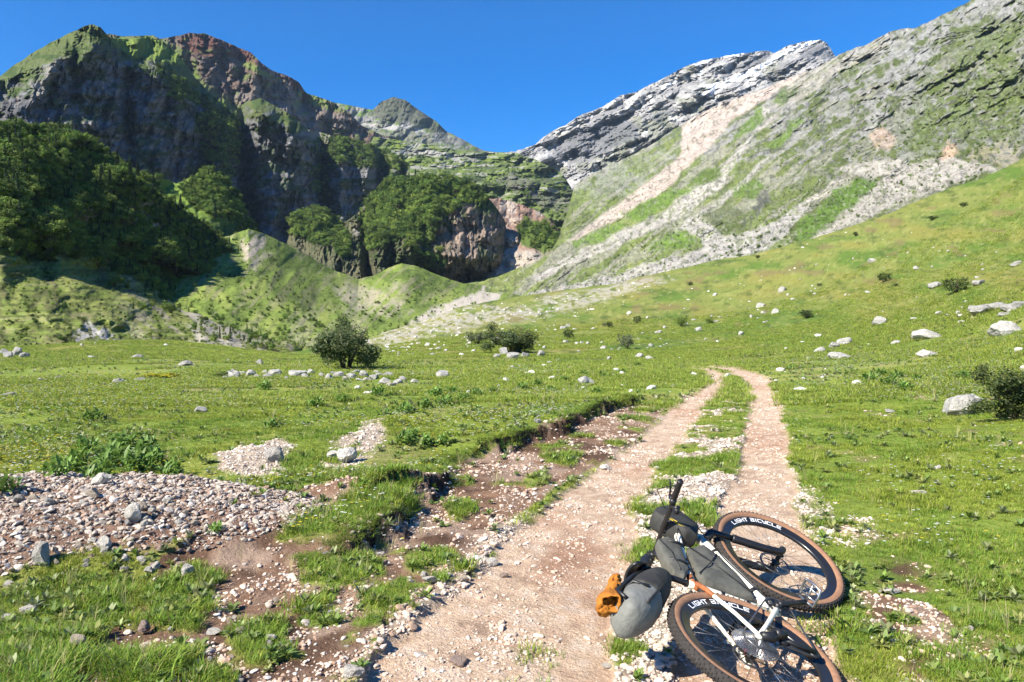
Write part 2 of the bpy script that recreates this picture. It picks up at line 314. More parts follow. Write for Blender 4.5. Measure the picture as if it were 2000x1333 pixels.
    o = obj_np('ground', V, grid_faces(*X.shape), M['near'], col=c, smooth=True); o['kind'] = 'structure'
build_ground()
# ------------------------------------------------------------------ mountains: each a surface at its own distance, between contour lines (bearing, height angle, depth)
GRN, GRN2, OLI, DGR = (.105, .165, .03), (.16, .21, .04), (.075, .10, .028), (.045, .075, .02)
GRY, GRYD, GRYL, SCR, PNK, RED, BRN, SNW = (.23, .225, .22), (.10, .10, .105), (.33, .315, .30), (.42, .37, .32), (.45, .37, .315), (.17, .10, .075), (.17, .125, .085), (.85, .87, .9)
SURF = {}
def cont(pts, u):
    a = np.array(pts, float); i = np.argsort(a[:, 0], kind='stable'); a = a[i]
    return np.interp(u, a[:, 0], a[:, 1]), np.interp(u, a[:, 0], a[:, 2])
def layer(name, cs, x0, x1, nu, nv, color, relief=None, jag=1., seed=0, mkey='mount', back=.35, drop=None, rough=1.):
    """cs: contours from the foot to the crest, each [(px, py, depth)...]"""
    u = np.linspace(x0, x1, nu); C = [cont(c, u) for c in cs]
    jn = (f2(u*.02, u*0, 5, seed)*6+r2(u*.07, u*0+3, 4, seed+1)*2.2)*jag
    k = len(cs)-1; PXr = []; PYr = []; Yr = []
    for j in range(nv):
        v = j/(nv-1)*k; i = min(int(v), k-1); t = v-i
        PXr.append(u); PYr.append(C[i][0]*(1-t)+C[i+1][0]*t); Yr.append(C[i][1]*(1-t)+C[i+1][1]*t)
    PX, PY, Y = np.array(PXr), np.array(PYr), np.array(Yr)
    PY = PY+jn[None]*sst(np.linspace(0, 1, nv)*k-(k-1), .85, 1)[:, None]
    lev = np.linspace(0, 1, nv)[:, None]+0*PX
    if relief is not None: Y = Y*(1+relief(PX, PY, lev))
    P = unproj(PX, PY, Y)
    sc = np.median(Y)/F_PX
    g = (f2(PX*.05, PY*.05, 5, seed+5)*5+r2(PX*.03+PY*.01, PY*.06, 5, seed+9)*4)*sc*rough*np.clip(lev*6, 0, 1)*np.clip((1-lev)*8, 0, 1)
    P[..., 2] += g*.55; P[..., 1] += g*1.2
    col = color(PX, PY, lev, P)
    SURF[name] = (PX, PY, P)
    # the far side falls away behind the crest
    rows = [P]; cc = [col]; H = P[-1, :, 2]
    for f in (.02, .08, .2, back):
        b = P[-1].copy(); b[:, :2] *= (1+f); b[:, 2] = H-(f*np.abs(H)*2.2+f*Y[-1]*.15)
        rows.append(b[None]); cc.append(col[-1:])
    foot = P[0].copy(); foot[:, :2] *= .97; foot[:, 2] -= 25*sc*10
    rows.insert(0, foot[None]); cc.insert(0, col[:1])
    A = np.concatenate(rows); CC = np.concatenate(cc)
    o = obj_np(name, A, grid_faces(*A.shape[:2]), M[mkey], col=CC, smooth=True); o['kind'] = 'structure'; return o
def Z1(l): return [(x/1.904, y/1.904) for x, y in l]
def Z2(l): return [(1000+x/1.904, y/1.904) for x, y in l]
def base(PX, rgb): return np.zeros(PX.shape+(3,))+np.array(rgb)
def warp(PX, PY, s=1., seed=200):
    return PX+(f2(PX*.03, PY*.03, 4, seed)*16+f2(PX*.15, PY*.15, 3, seed+3)*4)*s, PY+(f2(PX*.03, PY*.03, 4, seed+7)*12+f2(PX*.15, PY*.15, 3, seed+11)*3)*s

# -- far grey peak in the middle
def col_peak(PX, PY, lev, P):
    a, b = warp(PX, PY, .7, 210); n = f2(PX*.05, PY*.09, 5, 211); r = r2(PX*.05+PY*.03, PY*.12, 5, 213); n = n+.5*f2(PX*.2, PY*.25, 3, 216)
    c = base(PX, (.15, .155, .11)); c = mixc(c, GRN, sst(n, .05, .35)); c = mixc(c, GRY, sst(r, .25, .55)*.8); c = mixc(c, (.06, .06, .065), sst(r2(PX*.09, PY*.09, 4, 214), .45, .7)*.8)
    c = mixc(c, (.075, .08, .055), pm(a, b, [(718, 222), (770, 185), (800, 195), (870, 250), (860, 262), (790, 240), (740, 235)], 10)*.85)
    c = mixc(c, GRYL, pm(a, b, [(690, 243), (760, 240), (800, 248), (840, 262), (800, 262), (720, 250)], 6)*sst(n, -.2, .1)); return c
layer('far_mountain', [[(560, 380, 2100), (700, 345, 2100), (900, 340, 2100), (1100, 360, 2000), (1200, 380, 2000)], [(560, 300, 2300), (700, 275, 2300), (850, 285, 2300), (1000, 320, 2200), (1200, 340, 2200)],
 [(560, 190, 2500), (640, 198, 2500), (700, 209, 2500), (728, 214, 2500), (745, 198, 2500), (768, 189, 2500), (790, 193, 2500), (820, 216, 2520), (850, 236, 2550), (872, 257, 2550), (905, 272, 2550), (945, 296, 2500), (990, 299, 2500), (1030, 303, 2500), (1200, 320, 2500)]],
 560, 1200, 640, 150, col_peak, lambda x, y, l: r2(x*.025+y*.01, y*.03, 5, 215)*.02, jag=.45, seed=220)
# -- grey snow-streaked ridge on the right
SNOW = [Z2(p) for p in ([(765, 210), (830, 195), (905, 185), (870, 200), (800, 215)], [(670, 240), (740, 218), (725, 232), (685, 248)], [(1010, 185), (1060, 165), (1130, 148), (1150, 150), (1080, 178), (1030, 195)],
 [(790, 305), (850, 275), (920, 240), (1010, 198), (1040, 190), (990, 220), (930, 255), (870, 290), (830, 308)], [(695, 320), (760, 308), (800, 318), (770, 340), (730, 358), (700, 352), (740, 330)], [(685, 275), (700, 258), (712, 268), (700, 285)],
 [(555, 325), (600, 300), (650, 290), (600, 315), (560, 335)], [(505, 355), (520, 362), (535, 382), (520, 385)], [(298, 415), (318, 412), (316, 422), (300, 424)], [(480, 500), (500, 488), (505, 492), (485, 505)], [(430, 338), (450, 336), (450, 345)])]
def col_ridge(PX, PY, lev, P):
    a, b = warp(PX, PY, .5, 230); s = (PX*.45+PY*.9); n = f2(PX*.03, s*.06, 5, 231); r = r2(PX*.02-PY*.01, s*.09, 5, 233)
    c = base(PX, (.34, .33, .32)); c = mixc(c, GRYD, sst(r, .15, .55)*.5); c = mixc(c, (.47, .46, .44), sst(n, .1, .4)*.75); c = mixc(c, (.14, .15, .08), sst(f2(PX*.02, PY*.03, 4, 235)+(lev-.6)*-.5, .15, .45)*.6)
    for q in ([(130, 560), (220, 500), (340, 450), (420, 440), (480, 470), (450, 520), (350, 570), (230, 600), (180, 590)], [(770, 290), (820, 250), (940, 200), (980, 190), (960, 210), (870, 262), (800, 290)], [(1080, 215), (1100, 180), (1150, 155), (1190, 190), (1195, 205), (1120, 215)], [(520, 430), (600, 395), (610, 420), (540, 460)], [(670, 380), (740, 355), (700, 380)]):
        c = mixc(c, (.11, .112, .12), pm(a, b, Z2(q), 14)*.75)
    for q in SNOW: c = mixc(c, SNW, pm(PX+(a-PX)*.5, PY+(b-PY)*.3, q, 2.5))
    return c
layer('snow_ridge', [[(960, 420, 1800), (1130, 420, 1750), (1300, 360, 1700), (1640, 260, 1700), (1800, 250, 1700)], [(960, 330, 2150), (1100, 310, 2100), (1200, 290, 2050), (1300, 240, 2000), (1440, 180, 2000), (1640, 140, 1900), (1800, 150, 1900)],
 [(960, 302, 2400), (1005, 298, 2400), (1022, 291, 2400), (1045, 281, 2400), (1062, 266, 2400), (1082, 254, 2400), (1105, 246, 2400), (1130, 226, 2400), (1160, 214, 2400), (1182, 206, 2400), (1212, 188, 2400), (1240, 181, 2400), (1270, 166, 2400), (1300, 150, 2400), (1330, 133, 2400), (1365, 120, 2400), (1400, 111, 2400), (1450, 104, 2400), (1500, 99, 2400), (1512, 104, 2400), (1540, 90, 2400), (1575, 81, 2400), (1603, 77, 2400), (1615, 85, 2400), (1624, 98, 2400), (1632, 111, 2400), (1700, 125, 2400), (1800, 150, 2400)]],
 960, 1800, 840, 260, col_ridge, lambda x, y, l: (r2((x*.6+y)*.035, (x-y*.5)*.01, 5, 236)*.03+r2(x*.035-y*.02, y*.04, 5, 238)*.022+r2(x*.1, y*.1, 3, 239)*.005+stp(f2(x*.012-y*.008, x*.02+y*.05, 4, 237)*6)*.008), jag=.6, seed=240, rough=1.4)
# -- green valley head between the two ranges
def col_head(PX, PY, lev, P):
    a, b = warp(PX, PY, .8, 250); n = f2(PX*.04, PY*.08, 5, 251); st = f2(PX*.03+PY*.02, PY*.25, 4, 253)
    c = base(PX, (.12, .16, .045)); c = mixc(c, GRN2, sst(n, 0, .4)*.7); c = mixc(c, (.3, .29, .26), sst(st, .12, .35)*.85); c = mixc(c, (.07, .08, .05), sst(-st, .2, .45)*.8)
    c = mixc(c, GRYL, pm(a, b, [(770, 290), (840, 290), (900, 305), (912, 318), (860, 305), (790, 300)], 5)*.8)
    c = mixc(c, (.12, .115, .10), pm(a, b, [(960, 355), (1010, 340), (1060, 370), (1110, 380), (1112, 420), (1060, 405), (1000, 380)], 14)*.7*sst(n, -.3, .1)); return c
layer('valley_head', [[(640, 470, 950), (800, 480, 950), (960, 500, 950), (1100, 500, 950), (1200, 480, 1000)], [(640, 370, 1300), (800, 340, 1300), (900, 350, 1300), (1000, 370, 1300), (1110, 410, 1250), (1200, 420, 1250)],
 [(640, 270, 1700), (700, 262, 1700), (760, 272, 1700), (820, 280, 1700), (880, 290, 1700), (950, 297, 1700), (1000, 299, 1650), (1045, 312, 1600), (1080, 328, 1600), (1100, 342, 1550), (1118, 372, 1500), (1200, 420, 1500)]],
 640, 1200, 520, 240, col_head, lambda x, y, l: r2(x*.02+y*.015, y*.03, 5, 254)*.05+r2(x*.07, y*.09, 4, 256)*.006+stp(f2(x*.012, y*.05, 4, 257)*5)*.01, jag=.5, seed=255, rough=1.3)
# -- red-brown mountain behind the cliffs
def col_red(PX, PY, lev, P):
    a, b = warp(PX, PY, .8, 260); n = f2(PX*.05, PY*.07, 5, 261); r = r2(PX*.06, PY*.07, 5, 263)
    c = base(PX, (.13, .092, .075)); c = mixc(c, (.18, .15, .13), sst(n, 0, .4)*.8); c = mixc(c, (.06, .045, .04), sst(r, .3, .6)*.8)
    c = mixc(c, (.10, .13, .035), pm(a, b, Z1([(400, 140), (520, 125), (600, 130), (640, 170), (700, 240), (820, 350), (900, 380), (1000, 420), (900, 440), (700, 400), (500, 300)]), 20)*.9)
    c = mixc(c, (.13, .17, .04), np.maximum(pm(a, b, Z1([(890, 235), (930, 225), (1000, 275), (1060, 300), (990, 290)]), 10), pm(a, b, Z1([(1090, 340), (1180, 350), (1260, 390), (1290, 420), (1200, 400), (1120, 370)]), 10))*.9)
    c = mixc(c, (.10, .042, .033), pm(a, b, Z1([(660, 150), (700, 122), (760, 125), (860, 165), (940, 190), (985, 250), (900, 225), (800, 215), (700, 200)]), 8)*.75)
    c = mixc(c, (.13, .055, .04), pm(a, b, Z1([(1040, 285), (1090, 285), (1130, 320), (1140, 345), (1080, 320)]), 6)*.75)
    c = mixc(c, (.20, .17, .15), pm(a, b, Z1([(860, 350), (960, 330), (1050, 370), (1130, 400), (1290, 430), (1300, 480), (1200, 490), (1050, 450), (900, 400)]), 14)*.6); return mixc(c, GRN, sst(f2(PX*.05, PY*.09, 4, 265), .2, .42)*.6)
def rel_red(x, y, l): return -sst(y, 205, 235)*.03*sst(x, 520, 600)+f2(x*.02, y*.008, 4, 264)*.04+r2((x+y)*.022, (x-y)*.022, 5, 266)*.02+r2(x*.08, y*.08, 3, 267)*.004+stp(f2(x*.025, y*.014, 4, 268)*5)*.010+stp(f2(x*.07, y*.04, 3, 269)*4)*.003
layer('red_mountain', [[(180, 330, 1100), (400, 330, 1150), (560, 340, 1250), (760, 400, 1400), (840, 420, 1400)], [(180, 180, 1300), (400, 190, 1350), (520, 215, 1450), (620, 265, 1600), (700, 285, 1700), (840, 330, 1700)],
 [(180, 62, 1500), (240, 72, 1500), (300, 67, 1500), (312, 74, 1500), (345, 71, 1500), (372, 65, 1500), (398, 66, 1500), (432, 78, 1520), (460, 90, 1540), (490, 104, 1560), (512, 126, 1580), (530, 138, 1600), (560, 149, 1620), (583, 160, 1640), (598, 181, 1660), (640, 196, 1700), (680, 219, 1750), (705, 245, 1800), (740, 262, 1800), (840, 300, 1800)]],
 180, 840, 560, 240, col_red, rel_red, jag=.5, seed=270, rough=1.2)
# -- the great shaded cliffs on the left, running along the valley side
def col_cliff(PX, PY, lev, P):
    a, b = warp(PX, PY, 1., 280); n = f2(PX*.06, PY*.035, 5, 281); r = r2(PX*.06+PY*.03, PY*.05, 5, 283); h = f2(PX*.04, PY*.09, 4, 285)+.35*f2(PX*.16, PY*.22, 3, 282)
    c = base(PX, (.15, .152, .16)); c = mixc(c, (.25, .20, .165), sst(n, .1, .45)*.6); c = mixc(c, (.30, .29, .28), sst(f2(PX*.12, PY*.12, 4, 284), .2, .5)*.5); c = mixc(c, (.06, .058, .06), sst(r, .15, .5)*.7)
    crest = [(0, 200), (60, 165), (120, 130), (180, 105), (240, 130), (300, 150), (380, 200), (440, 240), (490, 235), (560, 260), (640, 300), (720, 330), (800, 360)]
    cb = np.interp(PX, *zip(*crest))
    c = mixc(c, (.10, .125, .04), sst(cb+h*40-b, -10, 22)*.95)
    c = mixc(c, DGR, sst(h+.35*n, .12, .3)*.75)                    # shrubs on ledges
    c = mixc(c, (.16, .22, .045), pm(a, b, Z1([(410, 145), (480, 125), (560, 125), (640, 190), (720, 250), (700, 260), (560, 220), (480, 210), (430, 180)]), 12)*.9)
    c = mixc(c, (.27, .25, .23), pm(a, b, Z1([(80, 400), (90, 330), (150, 260), (230, 220), (240, 250), (170, 330), (110, 400)]), 14)*sst(n, -.3, .1)*.8)
    c = mixc(c, (.22, .20, .18), pm(a, b, Z1([(1130, 490), (1180, 470), (1330, 520), (1300, 560), (1200, 540)]), 12)*.6)
    c = mixc(c, DGR, pm(a, b, Z1([(720, 480), (800, 390), (870, 420), (890, 500), (840, 640), (740, 590)]), 16)*sst(h, -.35, .0)*.9); return c
GUL = [(250, .04), (395, .03), (478, .13), (628, .10), (742, .07), (150, .02), (330, .015), (545, .02), (690, .02)]
def rel_cliff(x, y, l):
    o = f2(x*.016+y*.004, y*.008, 4, 286)*.035+r2(x*.022+y*.012, y*.024-x*.006, 5, 287)*.018+r2(x*.08, y*.07, 4, 289)*.005+stp(f2(x*.022+y*.006, y*.009, 4, 296)*5)*.012+stp(f2(x*.06, y*.03, 3, 297)*4)*.0035+stp(f2(x*.01, y*.045, 3, 298)*4)*.004
    w = f2(x*0+3, y*.02, 3, 288)*10
    for g, d in GUL: o = o+d*np.exp(-((x-g+w-(y-250)*.06)/13.)**2)*sst(y, 70, 160)
    for g, wd, d in ((430, 40, -.05), (560, 55, -.08), (685, 45, -.05), (300, 60, -.03)): o = o+d*np.exp(-((x-g)/wd)**2)*sst(y, 120, 260)
    return o
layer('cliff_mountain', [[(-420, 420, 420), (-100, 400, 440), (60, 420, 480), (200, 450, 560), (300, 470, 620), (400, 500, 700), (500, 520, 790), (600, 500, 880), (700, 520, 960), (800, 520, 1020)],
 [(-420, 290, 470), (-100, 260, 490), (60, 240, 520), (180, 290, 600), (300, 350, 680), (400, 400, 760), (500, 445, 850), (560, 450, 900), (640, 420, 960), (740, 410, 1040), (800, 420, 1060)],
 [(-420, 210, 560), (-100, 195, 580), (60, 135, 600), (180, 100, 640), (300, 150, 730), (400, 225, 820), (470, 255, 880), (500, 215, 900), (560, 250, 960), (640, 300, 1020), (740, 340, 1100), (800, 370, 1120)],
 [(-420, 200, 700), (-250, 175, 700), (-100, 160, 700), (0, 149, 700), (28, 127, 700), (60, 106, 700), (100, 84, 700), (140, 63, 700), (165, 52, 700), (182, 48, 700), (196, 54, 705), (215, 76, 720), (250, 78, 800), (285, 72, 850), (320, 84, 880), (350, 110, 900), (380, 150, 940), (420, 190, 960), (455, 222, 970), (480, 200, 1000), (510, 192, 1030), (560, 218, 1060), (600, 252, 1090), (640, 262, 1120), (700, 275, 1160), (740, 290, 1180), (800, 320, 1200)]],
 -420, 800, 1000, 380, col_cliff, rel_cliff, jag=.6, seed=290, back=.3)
# -- wooded rock bastion in the middle
def col_bast(PX, PY, lev, P):
    a, b = warp(PX, PY, 1., 300); n = f2(PX*.06, PY*.025, 5, 301); r = r2(PX*.07, PY*.03, 5, 303)
    c = base(PX, (.21, .165, .13)); c = mixc(c, (.33, .25, .20), sst(n, -.05, .35)*.8); c = mixc(c, (.075, .07, .065), sst(r, .2, .55)*.7)
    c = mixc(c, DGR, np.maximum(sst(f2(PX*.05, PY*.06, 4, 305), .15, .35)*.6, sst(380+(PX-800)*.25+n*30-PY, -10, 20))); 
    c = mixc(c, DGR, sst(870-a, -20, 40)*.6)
    return mixc(c, (.4, .36, .31), pm(a, b, [(700, 420), (735, 408), (715, 440), (700, 470), (690, 450)], 6)*.8)
def rel_bast(x, y, l): return f2(x*.02, y*.012, 4, 306)*.03+r2(x*.03+y*.01, y*.03, 5, 307)*.014+r2(x*.1, y*.08, 3, 308)*.004+stp(f2(x*.03, y*.014, 4, 309)*5)*.009+stp(f2(x*.08, y*.04, 3, 311)*4)*.003+.10*np.exp(-((x-712-(y-450)*.1)/10)**2)*sst(y, 400, 470)+.0*l
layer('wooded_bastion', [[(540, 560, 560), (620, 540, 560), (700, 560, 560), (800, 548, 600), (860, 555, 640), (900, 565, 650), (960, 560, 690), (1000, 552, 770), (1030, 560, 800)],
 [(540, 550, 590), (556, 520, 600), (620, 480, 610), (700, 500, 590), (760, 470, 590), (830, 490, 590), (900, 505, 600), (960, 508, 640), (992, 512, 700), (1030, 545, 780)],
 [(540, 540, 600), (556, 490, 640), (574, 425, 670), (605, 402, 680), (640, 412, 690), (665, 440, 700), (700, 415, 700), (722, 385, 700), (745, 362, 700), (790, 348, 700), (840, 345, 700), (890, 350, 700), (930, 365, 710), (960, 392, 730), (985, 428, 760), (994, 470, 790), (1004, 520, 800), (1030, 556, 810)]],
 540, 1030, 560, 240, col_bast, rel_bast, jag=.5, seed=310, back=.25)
# -- red gully and green knoll right of the bastion
def col_knoll(PX, PY, lev, P):
    a, b = warp(PX, PY, .7, 320); n = f2(PX*.06, PY*.06, 5, 321)
    c = base(PX, (.26, .17, .13)); c = mixc(c, (.38, .31, .26), sst(n, 0, .3)); c = mixc(c, (.09, .07, .06), sst(-n, .15, .4)*.8)
    c = mixc(c, (.09, .13, .03), pm(a, b, [(1008, 440), (1030, 425), (1060, 430), (1100, 465), (1098, 485), (1060, 492), (1020, 480)], 10)); return mixc(c, (.4, .36, .31), sst(b, 485, 500)*.8)
layer('red_gully_hill', [[(940, 560, 640), (1000, 550, 640), (1060, 515, 640), (1110, 500, 660), (1180, 520, 660)], [(940, 470, 740), (1000, 465, 740), (1060, 455, 740), (1110, 485, 740), (1180, 500, 740)],
 [(940, 392, 850), (975, 386, 850), (1010, 395, 850), (1050, 412, 850), (1085, 440, 850), (1102, 470, 850), (1120, 490, 850), (1180, 500, 850)]], 940, 1180, 260, 140, col_knoll, lambda x, y, l: r2(x*.03, y*.03, 4, 322)*.03, jag=.8, seed=325)
# -- the big right-hand mountainside with landslides and scree
LS1 = [(625, 470), (700, 400), (790, 350), (890, 335), (1000, 300), (1080, 250), (1150, 235), (1050, 300), (940, 370), (830, 440), (760, 520), (690, 590), (600, 680), (520, 740), (430, 800), (330, 850), (240, 890), (200, 900), (300, 830), (400, 760), (470, 700), (560, 640), (620, 590), (630, 560)]
LS2 = [(945, 380), (960, 420), (1000, 440), (900, 500), (860, 570), (800, 640), (790, 690), (700, 750), (640, 810), (560, 835), (430, 900), (300, 960), (180, 1010), (60, 1060), (80, 1025), (200, 960), (330, 900), (450, 830), (560, 790), (680, 700), (770, 650), (800, 590), (880, 520), (935, 460), (925, 400)]
LS3 = [(1010, 560), (930, 610), (870, 690), (790, 760), (700, 815), (760, 850), (800, 890), (880, 860), (960, 840), (1050, 770), (1120, 735), (1110, 775), (1060, 830), (1000, 890), (900, 950), (750, 985), (600, 1030), (400, 1080), (200, 1110), (20, 1140), (60, 1100), (200, 1060), (400, 1020), (600, 960), (720, 920), (690, 880), (620, 850), (650, 820), (780, 740), (860, 680), (930, 600)]
LS4 = [(1280, 655), (1200, 625), (1300, 605), (1430, 592), (1500, 612), (1600, 580), (1700, 600), (1810, 630), (1720, 660), (1600, 700), (1480, 740), (1350, 800), (1200, 868), (1105, 895), (1200, 830), (1300, 740), (1400, 655), (1370, 665)]
LS5 = [(1275, 655), (1200, 700), (1130, 750), (1050, 790), (1100, 740), (1190, 680)]
def col_right(PX, PY, lev, P):
    a, b = warp(PX, PY, .8, 330); u_ = PX*.80-PY*.60; t_ = PX*.60+PY*.80      # along / across the fall line as it is seen
    n = f2(PX*.02, PY*.02, 5, 331); fi = f2(PX*.12, PY*.12, 4, 333); stv = f2(u_*.012, t_*.09, 5, 335); stf = f2(u_*.03, t_*.3, 4, 337)
    hi = sst(PX*.35+(400-PY)*.9, 420, 760)
    c = base(PX, (.15, .19, .058)); c = mixc(c, (.21, .24, .075), sst(n, 0, .4)*.6); c = mixc(c, (.085, .105, .035), np.maximum(hi*.8, sst(-n, .1, .4)*.7))
    c = mixc(c, (.30, .28, .24), sst(stv+.3*stf+.10*(1-hi), .12, .32)*.6); c = mixc(c, (.27, .26, .235), hi*sst(f2(PX*.03, PY*.05, 5, 344)+.3*fi, .0, .25)*.6)
    # ledges and outcrops rising to the right
    s2 = PX*.55+PY*.85; led = r2(PX*.015-PY*.02, s2*.075, 5, 339)
    c = mixc(c, (.27, .265, .25), sst(led+fi*.35-sst(PY, 260, 420)*.6, .30, .55)*.8*sst(PX, 1150, 1400)); c = mixc(c, (.10, .10, .10), sst(r2(PX*.04, s2*.12, 4, 341)-sst(PY, 280, 400)*.4, .5, .75)*.7)
    for q, k in (([(1300, 480), (1340, 420), (1380, 350), (1500, 200), (1545, 190), (1555, 225), (1430, 330), (1410, 400), (1370, 470), (1420, 520), (1400, 555), (1340, 550)], .75), ([(1200, 220), (1300, 180), (1500, 110), (1690, 0), (1900, -20), (1904, 60), (1760, 40), (1640, 130), (1500, 200), (1380, 280), (1250, 300)], .6), ([(1430, 400), (1500, 365), (1550, 390), (1490, 410)], .7), ([(1700, 430), (1760, 380), (1830, 440), (1790, 480)], .6), ([(220, 640), (330, 600), (480, 620), (500, 690), (420, 740), (260, 720), (210, 690)], .45)):
        c = mixc(c, (.29, .285, .27), pm(a, b, Z2(q), 26)*k*sst(fi+led*.6, -.15, .25))
    c = mixc(c, (.36, .33, .28), pm(a, b, Z2([(980, 220), (1100, 215), (1300, 190), (1400, 120), (1500, 100), (1400, 160), (1300, 240), (1150, 300), (1000, 420), (960, 400)]), 22)*.7*sst(stf, -.4, .1))
    for q, col_, k in ((LS1, PNK, .95), (LS2, (.41, .38, .345), .85), (LS3, (.40, .375, .35), .85), (LS4, (.42, .385, .34), .85), (LS5, (.44, .40, .35), .85)):
        mk = pm(PX+(a-PX)*.6, PY+(b-PY)*.6, Z2(q), 7); c = mixc(c, col_, mk*k*sst(stf+fi*.4, -.8, -.35)); c = mixc(c, (.31, .28, .245), mk*sst(stf, .15, .45)*.4); c = mixc(c, (.12, .15, .045), mk*sst(fi*1.2-stf*.4+stv*.4, .34, .5)*.6*(q is not LS1))
    c = mixc(c, (.52, .36, .26), np.maximum(pm(a, b, Z2([(1320, 490), (1380, 470), (1420, 520), (1400, 550), (1330, 545)]), 10)*.5, pm(a, b, Z2([(1580, 560), (1620, 530), (1665, 550), (1650, 590), (1590, 600)]), 8)*.8))
    c = mixc(c, (.33, .29, .19), pm(a, b, Z2([(1700, 560), (1800, 520), (1904, 530), (1904, 610), (1800, 625), (1700, 590)]), 14)*.6*sst(fi, -.3, .1))
    for q, col_ in (([(1130, 790), (1200, 720), (1280, 665), (1360, 690), (1300, 735), (1250, 780), (1180, 840), (1080, 900), (1040, 890), (1090, 820)], (.10, .17, .03)), ([(940, 560), (1060, 440), (1090, 450), (980, 560)], (.12, .18, .04)), ([(860, 440), (930, 395), (935, 450), (880, 500), (830, 520)], (.12, .18, .04)), ([(640, 690), (700, 640), (790, 620), (780, 660), (700, 690)], (.10, .15, .03)),
        ([(400, 800), (520, 740), (600, 700), (680, 700), (560, 780), (460, 820)], (.12, .19, .035)), ([(210, 900), (330, 850), (430, 830), (380, 870), (240, 930)], (.13, .20, .04)), ([(560, 870), (640, 860), (690, 890), (600, 930), (500, 940)], (.12, .19, .035)), ([(820, 700), (900, 670), (950, 690), (900, 740), (830, 740)], (.12, .18, .04)), ([(960, 380), (1010, 330), (1060, 340), (1010, 400)], (.10, .14, .04))):
        c = mixc(c, col_, pm(a, b, Z2(q), 10)*.95*sst(fi, -.7, -.3))
    c = mixc(c, (.10, .10, .095), pm(a, b, Z2([(845, 850), (870, 780), (900, 740), (960, 710), (975, 750), (930, 800), (880, 850)]), 10)*sst(fi, -.35, .05)*.85)
    c = mixc(c, (.08, .10, .04), pm(a, b, Z2([(720, 800), (800, 760), (880, 790), (860, 850), (780, 880), (730, 830)]), 14)*.7)
    c = mixc(c, (.115, .15, .042), pm(a, b, Z2([(1560, 250), (1700, 130), (1904, 60), (1904, 520), (1700, 540), (1500, 590), (1420, 560), (1500, 400), (1520, 300)]), 50)*.8*sst(fi+n*.6, -.4, .05))
    dots = sst(f2(PX*.33, PY*.33, 2, 345), .48, .6)*(PY > 330); gr = f2(PX*.35, PY*.35, 3, 347); gr2 = f2(PX*.1+PY*.05, PY*.2, 4, 349); c = c*(1+.34*gr+.3*gr2)[..., None]; c = mixc(c, (.33, .315, .29), sst(f2(PX*.22, PY*.22, 3, 348), .28, .48)*.35); c = mixc(c, (.07, .08, .05), sst(-f2(PX*.16, PY*.16, 4, 346), .22, .45)*.55)
    return mixc(c, (.04, .06, .02), dots*.7)
def rel_right(x, y, l):
    u_ = x*.80-y*.60; t_ = x*.60+y*.80; s2 = x*.55+y*.85
    return r2(u_*.004, t_*.016, 5, 350)*.05+r2(u_*.012, t_*.05, 4, 351)*.014+r2(x*.045, y*.055, 5, 353)*.011*sst(-y, -360, -160)+r2(x*.12, y*.12, 3, 355)*.0025+stp(f2(x*.01-y*.006, s2*.03, 4, 356)*5)*.012*sst(-y, -340, -160)+r2(x*.008-y*.01, s2*.05, 4, 352)*.018*sst(-y, -330, -180)+f2(x*.03, y*.03, 4, 354)*.012-.03*np.exp(-((x-1495)/28.)**2-((y-420)/26.)**2)
layer('scree_mountain', [[(900, 640, 300), (1000, 640, 280), (1200, 600, 255), (1350, 560, 230), (1500, 525, 215), (1650, 480, 200), (1800, 430, 190), (2000, 350, 190), (2400, 260, 190), (2700, 240, 190)],
 [(900, 575, 450), (1000, 560, 430), (1080, 520, 480), (1150, 500, 480), (1300, 450, 450), (1500, 380, 420), (1700, 320, 400), (1850, 290, 380), (2000, 250, 360), (2400, 130, 330), (2700, 80, 330)],
 [(900, 560, 560), (1000, 540, 560), (1070, 500, 640), (1120, 420, 800), (1200, 385, 830), (1300, 340, 820), (1440, 270, 800), (1600, 210, 780), (1700, 170, 720), (1850, 130, 640), (2000, 70, 580), (2400, -150, 520), (2700, -220, 520)],
 [(900, 556, 650), (990, 532, 660), (1030, 515, 700), (1070, 490, 820), (1095, 450, 950), (1110, 405, 1150), (1122, 360, 1350), (1150, 340, 1400), (1200, 318, 1400), (1260, 286, 1400), (1300, 262, 1400), (1370, 222, 1400), (1440, 188, 1380), (1500, 170, 1350), (1550, 150, 1320), (1600, 128, 1300), (1632, 111, 1280), (1665, 95, 1250), (1700, 80, 1200), (1735, 62, 1150), (1762, 55, 1120), (1792, 52, 1100), (1815, 42, 1080), (1850, 24, 1050), (1890, 4, 1000), (2000, -62, 900), (2400, -330, 760), (2700, -450, 700)]],
 900, 2700, 1400, 420, col_right, rel_right, jag=1.1, seed=360, rough=1.25)
